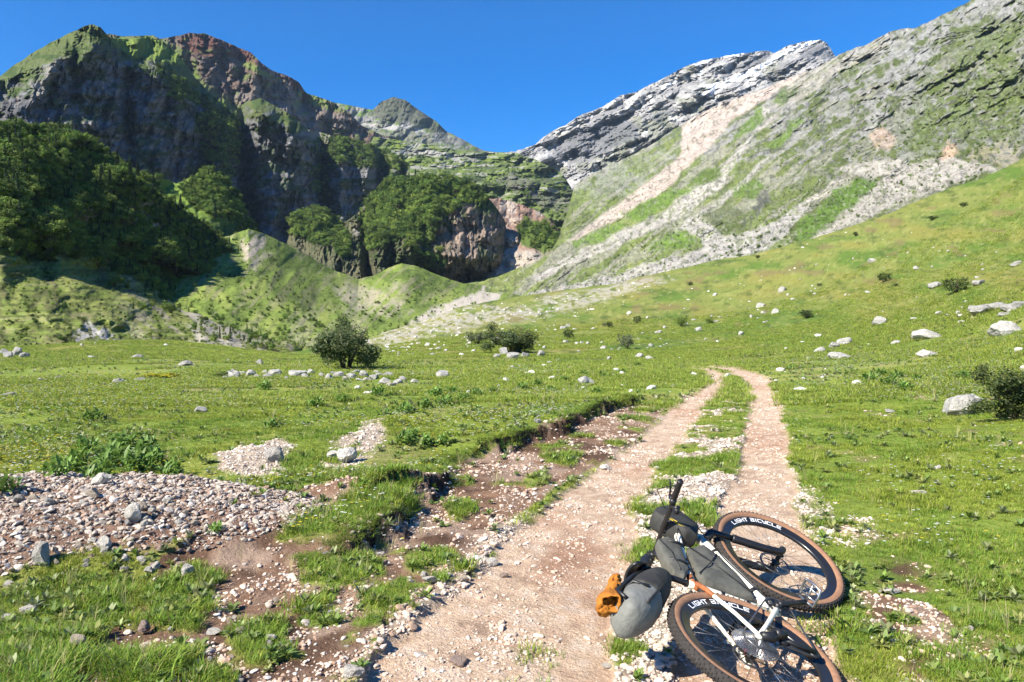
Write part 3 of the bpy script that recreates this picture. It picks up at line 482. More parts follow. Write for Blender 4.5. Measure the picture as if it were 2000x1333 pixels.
# -- green slopes and moraine mound in the middle of the valley
def col_mid(PX, PY, lev, P):
    a, b = warp(PX, PY, .8, 370); n = f2(PX*.03, PY*.05, 5, 371); st = f2((PX-PY)*.02, (PX+PY)*.09, 4, 373); fi = f2(PX*.14, PY*.14, 3, 374)
    c = base(PX, (.155, .21, .045)); c = mixc(c, (.22, .26, .065), sst(n, 0, .4)*.8); c = mixc(c, (.075, .11, .025), sst(-n, .1, .4)*.7); c = mixc(c, (.05, .075, .02), sst(fi, .2, .5)*.6); c = mixc(c, (.23, .21, .13), sst(st, .12, .4)*.5); c = mixc(c, (.06, .085, .025), sst(f2(PX*.3, PY*.4, 2, 376), .4, .6)*.6)
    for q, k in (([(465, 470), (485, 448), (510, 460), (520, 500), (500, 530), (480, 510)], .9), ([(640, 560), (700, 556), (790, 590), (820, 612), (760, 622), (690, 604)], .55), ([(750, 566), (768, 548), (785, 552), (790, 566), (770, 574)], .4), ([(560, 640), (640, 590), (720, 620), (700, 700), (560, 700)], .25)):
        c = mixc(c, (.40, .34, .28), pm(a, b, q, 14)*k*sst(st+fi*.5, -.5, .1))
    c = mixc(c, (.40, .36, .31), pm(a, b, [(950, 556), (930, 572), (860, 598), (830, 615), (790, 640), (760, 655), (800, 655), (880, 630), (960, 600), (980, 570)], 9)*sst(fi, -.7, -.2))
    c = mixc(c, (.06, .075, .03), pm(a, b, [(520, 530), (580, 520), (620, 560), (640, 600), (560, 600)], 26)*.5*sst(st, -.2, .2)); return c
def rel_mid(x, y, l): return f2((x-y)*.006, (x+y)*.012, 4, 375)*.035+r2((x-y)*.004, (x+y)*.03, 3, 377)*.003-.06*np.exp(-((x-800)/60.)**2-((y-560)/30.)**2)
layer('valley_slope', [[(250, 720, 120), (500, 715, 120), (700, 715, 120), (800, 700, 130), (900, 670, 170), (1000, 655, 200), (1080, 640, 220)], [(250, 620, 200), (400, 580, 220), (500, 570, 240), (620, 610, 230), (720, 630, 220), (820, 625, 240), (900, 602, 280), (1000, 590, 300), (1080, 590, 320)],
 [(250, 480, 330), (350, 470, 340), (440, 462, 360), (485, 447, 380), (520, 458, 400), (560, 478, 420), (620, 510, 440), (660, 530, 450), (700, 546, 460), (730, 538, 470), (760, 522, 480), (785, 514, 480), (810, 518, 480), (850, 534, 490), (900, 552, 500), (950, 560, 520), (1000, 560, 520), (1080, 570, 520)]],
 250, 1080, 640, 220, col_mid, rel_mid, jag=.5, seed=380, mkey='valley', back=.15, rough=.8)
# -- green spur with a clump of trees behind the forest hill
def col_spur(PX, PY, lev, P):
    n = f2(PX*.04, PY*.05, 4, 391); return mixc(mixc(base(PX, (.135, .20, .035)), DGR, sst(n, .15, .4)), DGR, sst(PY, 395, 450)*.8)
layer('green_spur', [[(180, 520, 300), (400, 520, 330), (500, 520, 350), (530, 540, 360), (600, 620, 360)], [(180, 330, 400), (300, 340, 420), (345, 358, 430), (380, 345, 440), (410, 330, 450), (440, 350, 460), (465, 385, 470), (485, 420, 475), (500, 445, 480), (530, 490, 480), (560, 530, 480), (600, 590, 480)]],
 180, 600, 260, 120, col_spur, lambda x, y, l: r2(x*.02, y*.02, 3, 392)*.03, seed=395, mkey='valley', back=.12)
# -- forest hill on the left with bare ribs at its foot
def col_forest(PX, PY, lev, P):
    a, b = warp(PX, PY, 1., 400); st = f2((PX*.8+PY*.6)*.015, (PX*.6-PY*.8)*.10, 4, 403); n = f2(PX*.03, PY*.05, 5, 401); fi = f2(PX*.13, PY*.2, 3, 405)
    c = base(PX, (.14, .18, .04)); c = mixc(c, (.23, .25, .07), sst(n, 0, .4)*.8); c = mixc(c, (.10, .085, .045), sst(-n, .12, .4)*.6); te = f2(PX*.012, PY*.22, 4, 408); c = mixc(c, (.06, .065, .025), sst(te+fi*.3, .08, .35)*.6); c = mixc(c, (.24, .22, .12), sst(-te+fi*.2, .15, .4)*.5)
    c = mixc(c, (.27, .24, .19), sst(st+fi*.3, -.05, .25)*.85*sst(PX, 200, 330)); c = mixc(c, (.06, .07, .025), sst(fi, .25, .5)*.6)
    c = mixc(c, (.36, .345, .32), pm(a, b, [(140, 650), (175, 625), (215, 640), (225, 665), (150, 668)], 8)*sst(fi, -.3, .1))
    c = mixc(c, (.36, .33, .28), pm(a, b, Z1([(600, 1040), (700, 1090), (800, 1130), (900, 1200), (1000, 1290), (760, 1290), (680, 1200), (600, 1120)]), 18)*.6*sst(st, -.3, .15))
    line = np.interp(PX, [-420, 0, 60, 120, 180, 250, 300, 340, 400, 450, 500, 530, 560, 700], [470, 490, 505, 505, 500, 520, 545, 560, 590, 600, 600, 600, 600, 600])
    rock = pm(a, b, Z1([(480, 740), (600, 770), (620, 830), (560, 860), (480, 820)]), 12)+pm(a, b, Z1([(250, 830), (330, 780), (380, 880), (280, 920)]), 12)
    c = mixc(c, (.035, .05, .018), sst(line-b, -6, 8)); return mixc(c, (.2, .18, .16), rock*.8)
def rel_forest(x, y, l): return (f2(x*.012, y*.02, 4, 406)*.09+f2((x*.6-y*.8)*.016, (x+y)*.005, 3, 407)*.05)*sst(l, 0, .15)
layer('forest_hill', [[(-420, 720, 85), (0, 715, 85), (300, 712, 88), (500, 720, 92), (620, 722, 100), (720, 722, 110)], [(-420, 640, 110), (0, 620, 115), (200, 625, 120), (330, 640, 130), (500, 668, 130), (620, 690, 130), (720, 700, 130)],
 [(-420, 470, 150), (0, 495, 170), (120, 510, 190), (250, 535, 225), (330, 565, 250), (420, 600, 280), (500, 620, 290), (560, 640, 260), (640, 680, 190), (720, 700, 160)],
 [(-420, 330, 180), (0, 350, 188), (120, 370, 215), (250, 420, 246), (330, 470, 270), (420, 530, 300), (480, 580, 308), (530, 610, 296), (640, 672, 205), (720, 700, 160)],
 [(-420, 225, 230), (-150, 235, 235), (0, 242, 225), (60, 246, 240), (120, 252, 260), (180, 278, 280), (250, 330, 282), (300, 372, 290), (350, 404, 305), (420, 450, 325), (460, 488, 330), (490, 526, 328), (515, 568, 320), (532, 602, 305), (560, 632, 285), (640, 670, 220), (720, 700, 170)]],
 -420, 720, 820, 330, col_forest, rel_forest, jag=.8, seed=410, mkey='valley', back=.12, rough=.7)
# ------------------------------------------------------------------ leaf, blade and stone shapes
def leaf_cloud(n, blobs, size, seed=0, base_=(.07, .12, .02), var=.35, flat=.0, up=.0, nr=.75, stay=0.):
    """leaf sprays spread through a crown made of several overlapping clumps; blobs: (x,y,z,rx,ry,rz)"""
    g = np.random.default_rng(seed); B = np.array(blobs, float); w = (B[:, 3]*B[:, 4]*B[:, 5])**.66; w /= w.sum()
    k = g.choice(len(B), n, p=w); d = g.normal(size=(n, 3)); d /= np.linalg.norm(d, axis=1)[:, None]
    r = g.uniform(0, 1, n)**.38; r *= 1+.22*np.sin(d[:, 0]*5+d[:, 2]*7+k)+.12*np.sin(d[:, 1]*11+k*2)
    P = B[k, :3]+d*r[:, None]*B[k, 3:6]; nrm = d+g.normal(size=(n, 3))*nr+np.array([0, 0, up]); nrm /= np.linalg.norm(nrm, axis=1)[:, None]
    t = np.cross(nrm, g.normal(size=(n, 3))); t /= np.linalg.norm(t, axis=1)[:, None]; b = np.cross(nrm, t)
    s = size*g.uniform(.6, 1.35, n)[:, None]; V = np.stack([P-t*s, P-b*s*.5+nrm*s*.15, P+t*s, P+b*s*.5+nrm*s*.15], 1)
    c = np.array(base_)*(1+var*g.uniform(-1, 1, n)[:, None])*(1+.25*g.uniform(-1, 1, (len(B)))[k][:, None])
    yel = g.uniform(0, 1, n)[:, None] > .8; c = np.where(yel, c*np.array([1.6, 1.3, 1.1]), c)
    return V.reshape(-1, 3), np.arange(4*n).reshape(n, 4), np.repeat(c, 4, 0)
def tube(path, rad, ns=7, cap=True):
    P = np.array(path, float); n = len(P); rad = np.broadcast_to(np.array(rad, float), (n,)) if np.ndim(rad) < 2 else rad
    T = np.gradient(P, axis=0); T /= np.linalg.norm(T, axis=1)[:, None]+1e-12
    a = np.array([0, 0, 1.]) if abs(T[0][2]) < .9 else np.array([1., 0, 0]); u = np.cross(T[0], a); u /= np.linalg.norm(u); V = []
    for i in range(n):
        u = u-T[i]*(u@T[i]); u /= np.linalg.norm(u)+1e-12; v = np.cross(T[i], u)
        for k in range(ns):
            th = 2*math.pi*k/ns; V.append(P[i]+rad[i]*(math.cos(th)*u+math.sin(th)*v))
    F = []
    for i in range(n-1):
        for k in range(ns): F.append([i*ns+k, i*ns+(k+1) % ns, (i+1)*ns+(k+1) % ns, (i+1)*ns+k])
    V = np.array(V)
    if cap:
        V = np.vstack([V, P[0], P[-1]]); m = n*ns
        for k in range(ns): F.append([m, (k+1) % ns, k, m]); F.append([m+1, (n-1)*ns+k, (n-1)*ns+(k+1) % ns, m+1])
    return V, F
class MB:                                                         # gathers shapes into ONE mesh
    def __init__(s): s.V = []; s.F = []; s.n = 0; s.C = []; s.I = []
    def add(s, V, F, col=None, mi=0):
        V = np.asarray(V, float).reshape(-1, 3)
        for f in F:
            f = [int(i)+s.n for i in f]
            g = []
            for i in f:
                if i not in g: g.append(i)
            if len(g) > 2: s.F.append(g); s.I.append(mi)
        s.V.append(V); s.n += len(V)
        if col is None: s.C.append(np.ones((len(V), 3))*.5)
        else: s.C.append(np.broadcast_to(np.array(col, float), (len(V), 3)))
        return s
    def tube(s, path, rad, ns=8, col=None, cap=True, mi=0): V, F = tube(path, rad, ns, cap); return s.add(V, F, col, mi)
    def mesh(s, name, mats, smooth=True):
        me = bpy.data.meshes.new(name); me.from_pydata(np.vstack(s.V).tolist(), [], s.F)
        for m in (mats if isinstance(mats, (list, tuple)) else [mats]): me.materials.append(m)
        me.polygons.foreach_set('material_index', np.array(s.I, np.int32)); me.polygons.foreach_set('use_smooth', np.full(len(s.F), smooth))
        C = np.vstack(s.C); c = np.ones((len(C), 4), np.float32); c[:, :3] = C
        at = me.color_attributes.new('Col', 'FLOAT_COLOR', 'POINT'); at.data.foreach_set('color', c.ravel()); me.update(); return me
    def build(s, name, mats, parent=None, smooth=True, do_link=True):
        o = bpy.data.objects.new(name, s.mesh(name, mats, smooth)); return link(o, parent) if do_link else o
def ico(sub):
    bm = bmesh.new(); bmesh.ops.create_icosphere(bm, subdivisions=sub, radius=1); V = np.array([v.co[:] for v in bm.verts]); F = np.array([[v.index for v in f.verts] for f in bm.faces]); bm.free(); return V, F
ICO = {k: ico(k) for k in (1, 2, 3, 4)}
def stone(seed, sub=3, sx=1., sy=.8, sz=.6, cuts=7, rough=.12, tint=(.5, .48, .45)):
    g = np.random.default_rng(seed); V, F = ICO[sub]; V = V.copy()
    for _ in range(cuts):                                         # cleaved faces
        d = g.normal(size=3); d /= np.linalg.norm(d); h = g.uniform(.45, .85); q = V@d; V = V-d*np.maximum(q-h, 0)[:, None]*.93
    k = seed*3.7; fr = 1.6
    V = V*(1+rough*2*f3(V[:, 0]*fr+k, V[:, 1]*fr, V[:, 2]*fr, 3, seed % 50)[:, None]+rough*.5*f3(V[:, 0]*6+k, V[:, 1]*6, V[:, 2]*6, 2, seed % 50+9)[:, None])
    V = V*np.array([sx, sy, sz]); c = np.array(tint)*(1+.22*f3(V[:, 0]*3+k, V[:, 1]*3, V[:, 2]*5, 3, 77)[:, None])
    dk = sst(f3(V[:, 0]*4+k, V[:, 1]*4, V[:, 2]*4, 4, 79), .15, .4)[:, None]*.45; c = c*(1-dk)+np.array([.13, .12, .10])*dk
    return V, F, c
def blade(g, x, y, h, w, lean, az, segs=3):
    """one grass blade: a tapering bent strip"""
    V = []; px, py, pz = x, y, -.01; ca, sa = math.cos(az), math.sin(az); sx, sy = -sa, ca
    for i in range(segs+1):
        t = i/segs; ww = w*(1-t*.9)*.5; r = lean*t*t*h; z = h*(t-.35*lean*t*t)
        V.append((x+ca*r-sx*ww, y+sa*r-sy*ww, z)); V.append((x+ca*r+sx*ww, y+sa*r+sy*ww, z))
    return V, [[2*i, 2*i+1, 2*i+3, 2*i+2] for i in range(segs)]
def tuft_mesh(name, seed, n=26, h=.06, w=.004, spread=.05, lean=(.2, 1.3), cols=((.25, .32, .035), (.34, .38, .06), (.17, .24, .025)), segs=3, dry=.10):
    g = np.random.default_rng(seed); b = MB()
    for i in range(n):
        r = spread*math.sqrt(g.uniform()); a = g.uniform(0, 6.283); c = np.array(cols[g.integers(len(cols))])*g.uniform(.8, 1.25)
        if g.uniform() < dry: c = np.array((.34, .29, .13))
        V, F = blade(g, r*math.cos(a), r*math.sin(a), h*g.uniform(.5, 1.2), w*g.uniform(.7, 1.3), g.uniform(*lean), a+g.normal()*.9, segs); b.add(V, F, c)
    return b.build(name, M['grass'], smooth=True, do_link=False)
# ------------------------------------------------------------------ scattering of what nobody could count
def scatter(name, pts, scale, protos, rot=None, idx=None, label=None, cat=None, seed=0):
    g = np.random.default_rng(seed); n = len(pts)
    me = bpy.data.meshes.new(name); me.vertices.add(n); me.vertices.foreach_set('co', np.ascontiguousarray(pts, np.float32).ravel())
    if rot is None: rot = np.stack([np.zeros(n), np.zeros(n), g.uniform(0, 6.283, n)], 1)
    scale = np.asarray(scale, float)
    if scale.ndim == 1: scale = np.repeat(scale[:, None], 3, 1)
    if idx is None: idx = g.integers(0, len(protos), n)
    for nm, arr in (('rot', rot), ('scl', scale)):
        a = me.attributes.new(nm, 'FLOAT_VECTOR', 'POINT'); a.data.foreach_set('vector', np.ascontiguousarray(arr, np.float32).ravel())
    a = me.attributes.new('idx', 'INT', 'POINT'); a.data.foreach_set('value', np.asarray(idx, np.int32))
    o = bpy.data.objects.new(name, me); link(o); tag(o, label, cat, kind='stuff')
    col = bpy.data.collections.new(name+'_kinds')
    for i, p in enumerate(protos): p.name = name+'_kind_%02d' % i; col.objects.link(p)
    ng = bpy.data.node_groups.new(name+'_nodes', 'GeometryNodeTree'); ng.interface.new_socket('Geometry', in_out='INPUT', socket_type='NodeSocketGeometry'); ng.interface.new_socket('Geometry', in_out='OUTPUT', socket_type='NodeSocketGeometry')
    N = ng.nodes.new; L = ng.links.new; gi = N('NodeGroupInput'); go = N('NodeGroupOutput'); ip = N('GeometryNodeInstanceOnPoints'); ci = N('GeometryNodeCollectionInfo')
    ci.inputs['Collection'].default_value = col; ci.inputs['Separate Children'].default_value = True; ci.inputs['Reset Children'].default_value = True
    def na(nm, ty): q = N('GeometryNodeInputNamedAttribute'); q.data_type = ty; q.inputs['Name'].default_value = nm; return q.outputs['Attribute']
    ip.inputs['Pick Instance'].default_value = True
    L(gi.outputs[0], ip.inputs['Points']); L(ci.outputs[0], ip.inputs['Instance']); L(na('idx', 'INT'), ip.inputs['Instance Index']); L(na('scl', 'FLOAT_VECTOR'), ip.inputs['Scale'])
    e2r = N('FunctionNodeEulerToRotation'); L(na('rot', 'FLOAT_VECTOR'), e2r.inputs[0]); L(e2r.outputs[0], ip.inputs['Rotation']); L(ip.outputs[0], go.inputs[0])
    md = o.modifiers.new('scatter', 'NODES'); md.node_group = ng; return o
def spread_pts(n, y0, y1, power, seed, tmax=.82, pad=1.0):
    """places over the ground, thinning with distance as 1/depth**power per square metre"""
    g = np.random.default_rng(seed); k = 2-power
    u = g.uniform(0, 1, n); Y = (y0**k+(y1**k-y0**k)*u)**(1/k) if abs(k) > 1e-6 else y0*(y1/y0)**u
    return g.uniform(-1, 1, n)*(tmax*Y+pad), Y, g
# turf
def build_turf():
    P1 = [tuft_mesh('tuft', i, 24, .045, .0045, .055) for i in range(5)]+[tuft_mesh('tuft', 20+i, 22, .052, .0045, .05, (.2, 1.1), ((.15, .265, .03), (.22, .34, .045), (.11, .20, .02))) for i in range(2)]
    x, y, g = spread_pts(120000, 2.6, 15, 1.55, 1); m = masks(x, y)
    dn = f2(x*1.4, y*1.4, 3, 501)
    keep = g.uniform(0, 1, len(x)) < np.clip(m['grass']*(.78+.4*dn), 0, 1); x, y = x[keep], y[keep]; m = {k: v[keep] for k, v in m.items()}; dn = dn[keep]
    z = gz(x, y, m); s = g.uniform(.4, 1.2, len(x))*(1+.9*dn)*(1+.5*f2(x*4, y*4, 2, 509))*(.8+y*.03)*(.75+.45*m['turf'])
    lush = (f2(x*.7, y*.7, 3, 503) > .1) | (m['turf'] > .5); idx = np.where(lush & (g.uniform(0, 1, len(x)) < .7), g.integers(5, 7, len(x)), g.integers(0, 5, len(x)))
    scatter('meadow_grass', np.stack([x, y, z], 1), s, P1, idx=idx, label='short bright green turf covering the meadow around the track', cat='grass')
    # long grass hanging over the cut edge of the turf
    ex = []; g = np.random.default_rng(77)
    for B, n_ in ((BW, 520), (BW2, 260)):
        A = np.array(B); sg = np.diff(A, axis=0); ln = np.hypot(sg[:, 0], sg[:, 1]); k = g.choice(len(ln), n_, p=ln/ln.sum()); t = g.uniform(0, 1, n_); nrm_ = np.stack([-sg[:, 1], sg[:, 0]], 1)/ln[:, None]
        ex.append(A[k]+sg[k]*t[:, None]+nrm_[k]*g.uniform(-.02, .12, n_)[:, None])
    ex = np.vstack(ex); P_ = ex.copy(); ww_ = f2(ex[:, 0]*1.6, ex[:, 1]*1.6, 5, 81)*.34; P_ -= ww_[:, None]; mm = masks(P_[:, 0], P_[:, 1])
    scatter('bank_edge_grass', np.stack([P_[:, 0], P_[:, 1], gz(P_[:, 0], P_[:, 1], mm)], 1), g.uniform(.5, 1.0, len(P_))*(.8+P_[:, 1]*.02), [tuft_mesh('tuft', 60+i, 20, .07, .0048, .05, (.8, 2.2), ((.15, .265, .03), (.24, .32, .045), (.11, .20, .02))) for i in range(3)], label='longer grass hanging over the cut edge of the turf bank', cat='grass')
    P2 = [tuft_mesh('far tuft', 40+i, 22, .10, .014, .16, (.2, 1.2), segs=2, cols=((.25, .33, .04), (.35, .385, .075), (.17, .26, .035))) for i in range(4)]
    x, y, g = spread_pts(90000, 14, 90, 1.9, 2, tmax=.8); m = masks(x, y); keep = g.uniform(0, 1, len(x)) < m['grass']*.9; x, y = x[keep], y[keep]
    n = f2(x*.25, y*.25, 4, 505); k2 = n > -.25; x, y, n = x[k2], y[k2], n[k2]; z = gz(x, y)
    scatter('hillside_grass', np.stack([x, y, z], 1), g.uniform(.6, 1.2, len(x))*(1+.5*n)*(.75+y*.012), P2, label='rough grass spreading over the far meadow and hillside', cat='grass')
    # small white and yellow flowers
    fl = []
    for i, c in enumerate(((.85, .85, .80), (.85, .85, .82), (.80, .65, .05))):
        b = MB(); b.tube([(0, 0, 0), (.004, 0, .05)], .0008, 3, (.1, .17, .03))
        for k in range(6):
            a = k*math.pi/3; b.add([(.004, 0, .05), (.004+.009*math.cos(a-.4), .009*math.sin(a-.4), .053), (.004+.013*math.cos(a), .013*math.sin(a), .051), (.004+.009*math.cos(a+.4), .009*math.sin(a+.4), .053)], [[0, 1, 2, 3]], c)
        fl.append(b.build('flower', M['petal'], do_link=False))
    x, y, g = spread_pts(34000, 5., 30, 1.5, 3); m = masks(x, y); n = f2(x*.35, y*.35, 4, 507)
    keep = (m['grass'] > .8) & (n+g.uniform(-.3, .3, len(x)) > .05) & ((m['px'] > 1450) | (m['px'] < 1150)); x, y = x[keep], y[keep]
    scatter('meadow_flowers', np.stack([x, y, gz(x, y)+.015], 1), g.uniform(.6, 1.1, len(x))*(.8+y*.05), fl, idx=np.where(g.uniform(0, 1, len(x)) < np.where(x < 0, .5, .1), 2, 0), label='tiny white and yellow flowers dotted through the grass', cat='flowers')
build_turf()
def build_weeds():
    pr = []
    for k in range(6):
        g = np.random.default_rng(950+k); b = MB(); tint = [(.17, .25, .05), (.20, .26, .07), (.26, .28, .08), (.14, .21, .055), (.22, .25, .11), (.36, .32, .15)][k]
        for i in range(16 if k < 5 else 9):
            az = g.uniform(0, 6.28); el = g.uniform(.2, 1.2) if k < 5 else g.uniform(1.1, 1.5); ln = g.uniform(.05, .10) if k < 5 else g.uniform(.12, .22); w = ln*.32 if k < 5 else .003; ca, sa = math.cos(az), math.sin(az); V = []
            for q in range(4):
                t = q/3; r = ln*t*math.cos(el); z = ln*(t*math.sin(el)-.35*t*t*math.cos(el)); ww = w*math.sin(math.pi*(.08+.9*t))*.5
                V += [(ca*r-sa*ww, sa*r+ca*ww, z), (ca*r+sa*ww, sa*r-ca*ww, z)]
            b.add(V, [[2*q, 2*q+1, 2*q+3, 2*q+2] for q in range(3)], np.array(tint)*g.uniform(.7, 1.3))
        pr.append(b.build('weed', M['leaf'], do_link=False))
    x, y, g = spread_pts(36000, 2.8, 40, 1.5, 13); m = masks(x, y); n = f2(x*.6, y*.6, 4, 951)+.5*f2(x*2.5, y*2.5, 2, 953)
    keep = g.uniform(0, 1, len(x)) < np.clip(m['grass']*(sst(n, -.1, .45)*.6+.06)+(m['brown']+m['grav'])*(1-m['rut'])*.05, 0, 1); x, y = x[keep], y[keep]; n = len(x)
    scatter('meadow_weeds', np.stack([x, y, gz(x, y)+.01], 1), g.uniform(.4, .95, n)*(.8+y*.035), pr, idx=g.choice(6, n, p=[.25, .2, .17, .15, .13, .1]), label='low mixed weeds and dry stalks growing through the turf', cat='weeds')
build_weeds()
# gravel and pebbles
def build_gravel():
    pb = []
    for i in range(8):
        V, F, c = stone(600+i, 2, 1, .55+.05*i, .42+.05*(i % 4), 6, .10, [(.58, .46, .37), (.62, .56, .49), (.50, .35, .265), (.53, .41, .32), (.66, .62, .56), (.36, .24, .17), (.58, .47, .39), (.50, .43, .37)][i])
        pb.append(obj_np('pebble', V, F, M['pebble'], do_link=False, col=c, smooth=False))
    x, y, g = spread_pts(330000, 2.6, 24, 1.75, 4); m = masks(x, y)
    clump = f2(x*3, y*3, 3, 601)
    pr = m['rut']*(.28+.7*clump)+m['grav']*.95*(1-m['rut'])+m['brown']*(1-m['rut'])*(1-m['grass'])*np.clip(.26+1.1*clump, .06, 1)
    keep = (g.uniform(0, 1, len(x)) < pr) & (m['pile'] < .3); x, y = x[keep], y[keep]; m = {k: v[keep] for k, v in m.items()}
    s = (.0045+.011*g.uniform(0, 1, len(x))**3+.02*g.uniform(0, 1, len(x))**22)*np.where(m['rut'] > .5, .95, 1.2)*(.8+y*.05); n = len(x)
    rot = np.stack([g.uniform(-.35, .35, n), g.uniform(-.35, .35, n), g.uniform(0, 6.28, n)], 1)
    pink = m['rut'] > .4; idx = np.where(pink & (g.uniform(0, 1, n) < .65), g.choice([0, 2, 3, 6], n), g.choice([0, 1, 3, 4, 6, 7], n)); br = (m['brown'] > .5) & ~pink & (g.uniform(0, 1, n) < .5); idx = np.where(br, g.choice([2, 5, 3], n), idx)
    scatter('track_gravel', np.stack([x, y, gz(x, y, m)+s*.12], 1), s, pb, rot=rot, idx=idx, label='loose pale pink and white gravel of the dirt track', cat='gravel')
    pb2 = []
    for i in range(8):
        V, F, c = stone(640+i, 2, 1, .55+.06*(i % 5), .34+.05*(i % 4), 11, .08, [(.40, .32, .26), (.46, .40, .345), (.35, .25, .19), (.41, .34, .28), (.50, .45, .40), (.25, .165, .12), (.39, .33, .28), (.34, .29, .24)][i])
        pb2.append(obj_np('pebble', V, F, M['pebble'], do_link=False, col=c, smooth=False))
    g = np.random.default_rng(5); x = g.uniform(-6.6, -1.1, 60000); y = g.uniform(3.9, 7., 60000); m = masks(x, y); keep = g.uniform(0, 1, len(x)) < np.where(m['pile'] > .4, .95, .0); x, y = x[keep], y[keep]; n = len(x)
    s = .005+.03*g.uniform(0, 1, n)**5+.008*g.uniform(0, 1, n)**2; rot = np.stack([g.uniform(-.6, .6, n), g.uniform(-.6, .6, n), g.uniform(0, 6.28, n)], 1)
    scatter('rubble', np.stack([x, y, gz(x, y)+s*.2], 1), s, pb2, rot=rot, label='small stones and grit heaped beside the track', cat='rubble')
    # scree stones on the far hillside
    x, y, g = spread_pts(9000, 14, 230, 1.3, 6, tmax=.75); n = f2(x*.05, y*.05, 4, 605); w = f2(x*.4, y*.4, 3, 607); m = masks(x, y); pz = gz(x, y); px = CX+F_PX*x/y; py = HOR-(pz-EYE)*F_PX/y
    keep = (m['rut'] < .1) & (g.uniform(0, 1, len(x)) < np.clip(sst(n+w*.6, .1, .6)*.4+.02+.9*pm(px, py, [(700, 700), (760, 645), (900, 590), (1330, 540), (1250, 580), (1040, 650), (900, 690)], 30), 0, 1)) & ((px > 650) | (y > 30)); x, y, pz = x[keep], y[keep], pz[keep]
    s = (.03+.16*g.uniform(0, 1, len(x))**4)*(1+y*.008)
    scatter('scree_stones', np.stack([x, y, pz+s*.1], 1), s, [obj_np('stone', *(lambda t: (t[0], t[1]))(stone(660+i, 2, 1, .7, .5, 6, .12)), M['pebble'], do_link=False, col=stone(660+i, 2, 1, .7, .5, 6, .12, (.56, .54, .50))[2]) for i in range(5)], rot=np.stack([g.uniform(-.3, .3, len(x)), g.uniform(-.3, .3, len(x)), g.uniform(0, 6.28, len(x))], 1), label='small pale stones strewn over the far slope', cat='stones')
build_gravel()
# woods on the hills
def tree_proto(seed, h=1., kind='round'):
    g = np.random.default_rng(seed); bl = []; tint = [(.085, .145, .03), (.12, .19, .038), (.055, .10, .026), (.16, .22, .048)][seed % 4]
    if kind == 'round':
        for i in range(8): a = g.uniform(0, 6.28); r = g.uniform(.08, .3); bl.append((r*math.cos(a), r*math.sin(a), g.uniform(.35, .8), g.uniform(.16, .27), g.uniform(.16, .27), g.uniform(.13, .22)))
        V, F, c = leaf_cloud(700, bl, .045, seed, tint, .3, up=.35, nr=.38)
    else:
        V = []; C = []; 
        for i in range(11):
            z = .12+.8*i/10; rr = .2*(1-i/10.6)+.01; v, F_, c = leaf_cloud(52, [(0, 0, z, rr, rr, .05)], .035, seed*20+i, (.025, .048, .02), .3); V.append(v); C.append(c)
        V = np.vstack(V); c = np.vstack(C); F = np.arange(len(V)).reshape(-1, 4)
    tv, tf = tube([(0, 0, -.1), (.01, 0, .4), (0, .01, .75)], [.03, .02, .008], 5); tf = np.array(tf)
    return np.vstack([V, tv*h]), np.vstack([F, tf+len(V)]), np.vstack([c, np.ones((len(tv), 3))*np.array([.09, .07, .05])])
def wood(name, surf, polys, n, hpx, seed, label, conif=.08, sparse=None):
    PX, PY, P = SURF[surf]; g = np.random.default_rng(seed); m = np.zeros(PX.shape)
    for q in polys: m = np.maximum(m, pm(PX+f2(PX*.06, PY*.06, 3, seed)*14, PY+f2(PX*.06, PY*.06, 3, seed+1)*14, q, 12))
    if sparse: m = m*sst(f2(PX*.04, PY*.05, 4, seed+5), sparse-.15, sparse+.1)
    ar = np.zeros(PX.shape); ar[:-1, :-1] = np.abs((PX[:-1, 1:]-PX[:-1, :-1])*(PY[1:, :-1]-PY[:-1, :-1])); w = (m*ar).ravel(); w /= w.sum()
    k = g.choice(len(w), n, p=w); X = P.reshape(-1, 3)[k]; Y = X[:, 1]
    h = hpx*g.uniform(.5, 1.6, n)*np.median(Y)/F_PX*(1+.5*f2(PX.ravel()[k]*.03, PY.ravel()[k]*.03, 2, seed+9))
    pr = [obj_np('tree', *tree_proto(seed+i)[:2], M['tree'], do_link=False, col=tree_proto(seed+i)[2]) for i in range(6)]+[obj_np('tree', *tree_proto(seed+i, kind='c')[:2], M['tree'], do_link=False, col=tree_proto(seed+i, kind='c')[2]) for i in range(2)]
    idx = np.where(g.uniform(0, 1, n) < conif, g.integers(6, 8, n), g.integers(0, 6, n)); X = X+g.normal(size=X.shape)*np.array([1, 1, 0])*h[:, None]*.15; X[:, 2] -= h*.22
    sc = np.stack([h*g.uniform(.9, 1.3, n), h*g.uniform(.9, 1.3, n), h*np.where(idx > 5, 1.5, 1)], 1)
    return scatter(name, X, sc, pr, idx=idx, label=label, cat='forest', seed=seed)
wood('hillside_forest', 'forest_hill', [[(-420, 215), (0, 232), (60, 235), (120, 240), (180, 268), (250, 320), (300, 362), (350, 402), (420, 452), (460, 480), (490, 518), (515, 560), (538, 606), (505, 628), (440, 622), (340, 590), (260, 545), (180, 505), (60, 505), (0, 490), (-420, 470)]], 9000, 17, 700, 'dense dark green wood covering the near left hill', .10)
wood('spur_wood', 'green_spur', [[(355, 350), (380, 338), (410, 325), (440, 345), (470, 385), (490, 415), (470, 440), (400, 420), (370, 400), (350, 380)], [(180, 330), (300, 345), (320, 400), (200, 420)], [(470, 420), (540, 465), (560, 480), (470, 480)]], 1500, 12, 720, 'green wood on the spur behind the forested hill', .04)
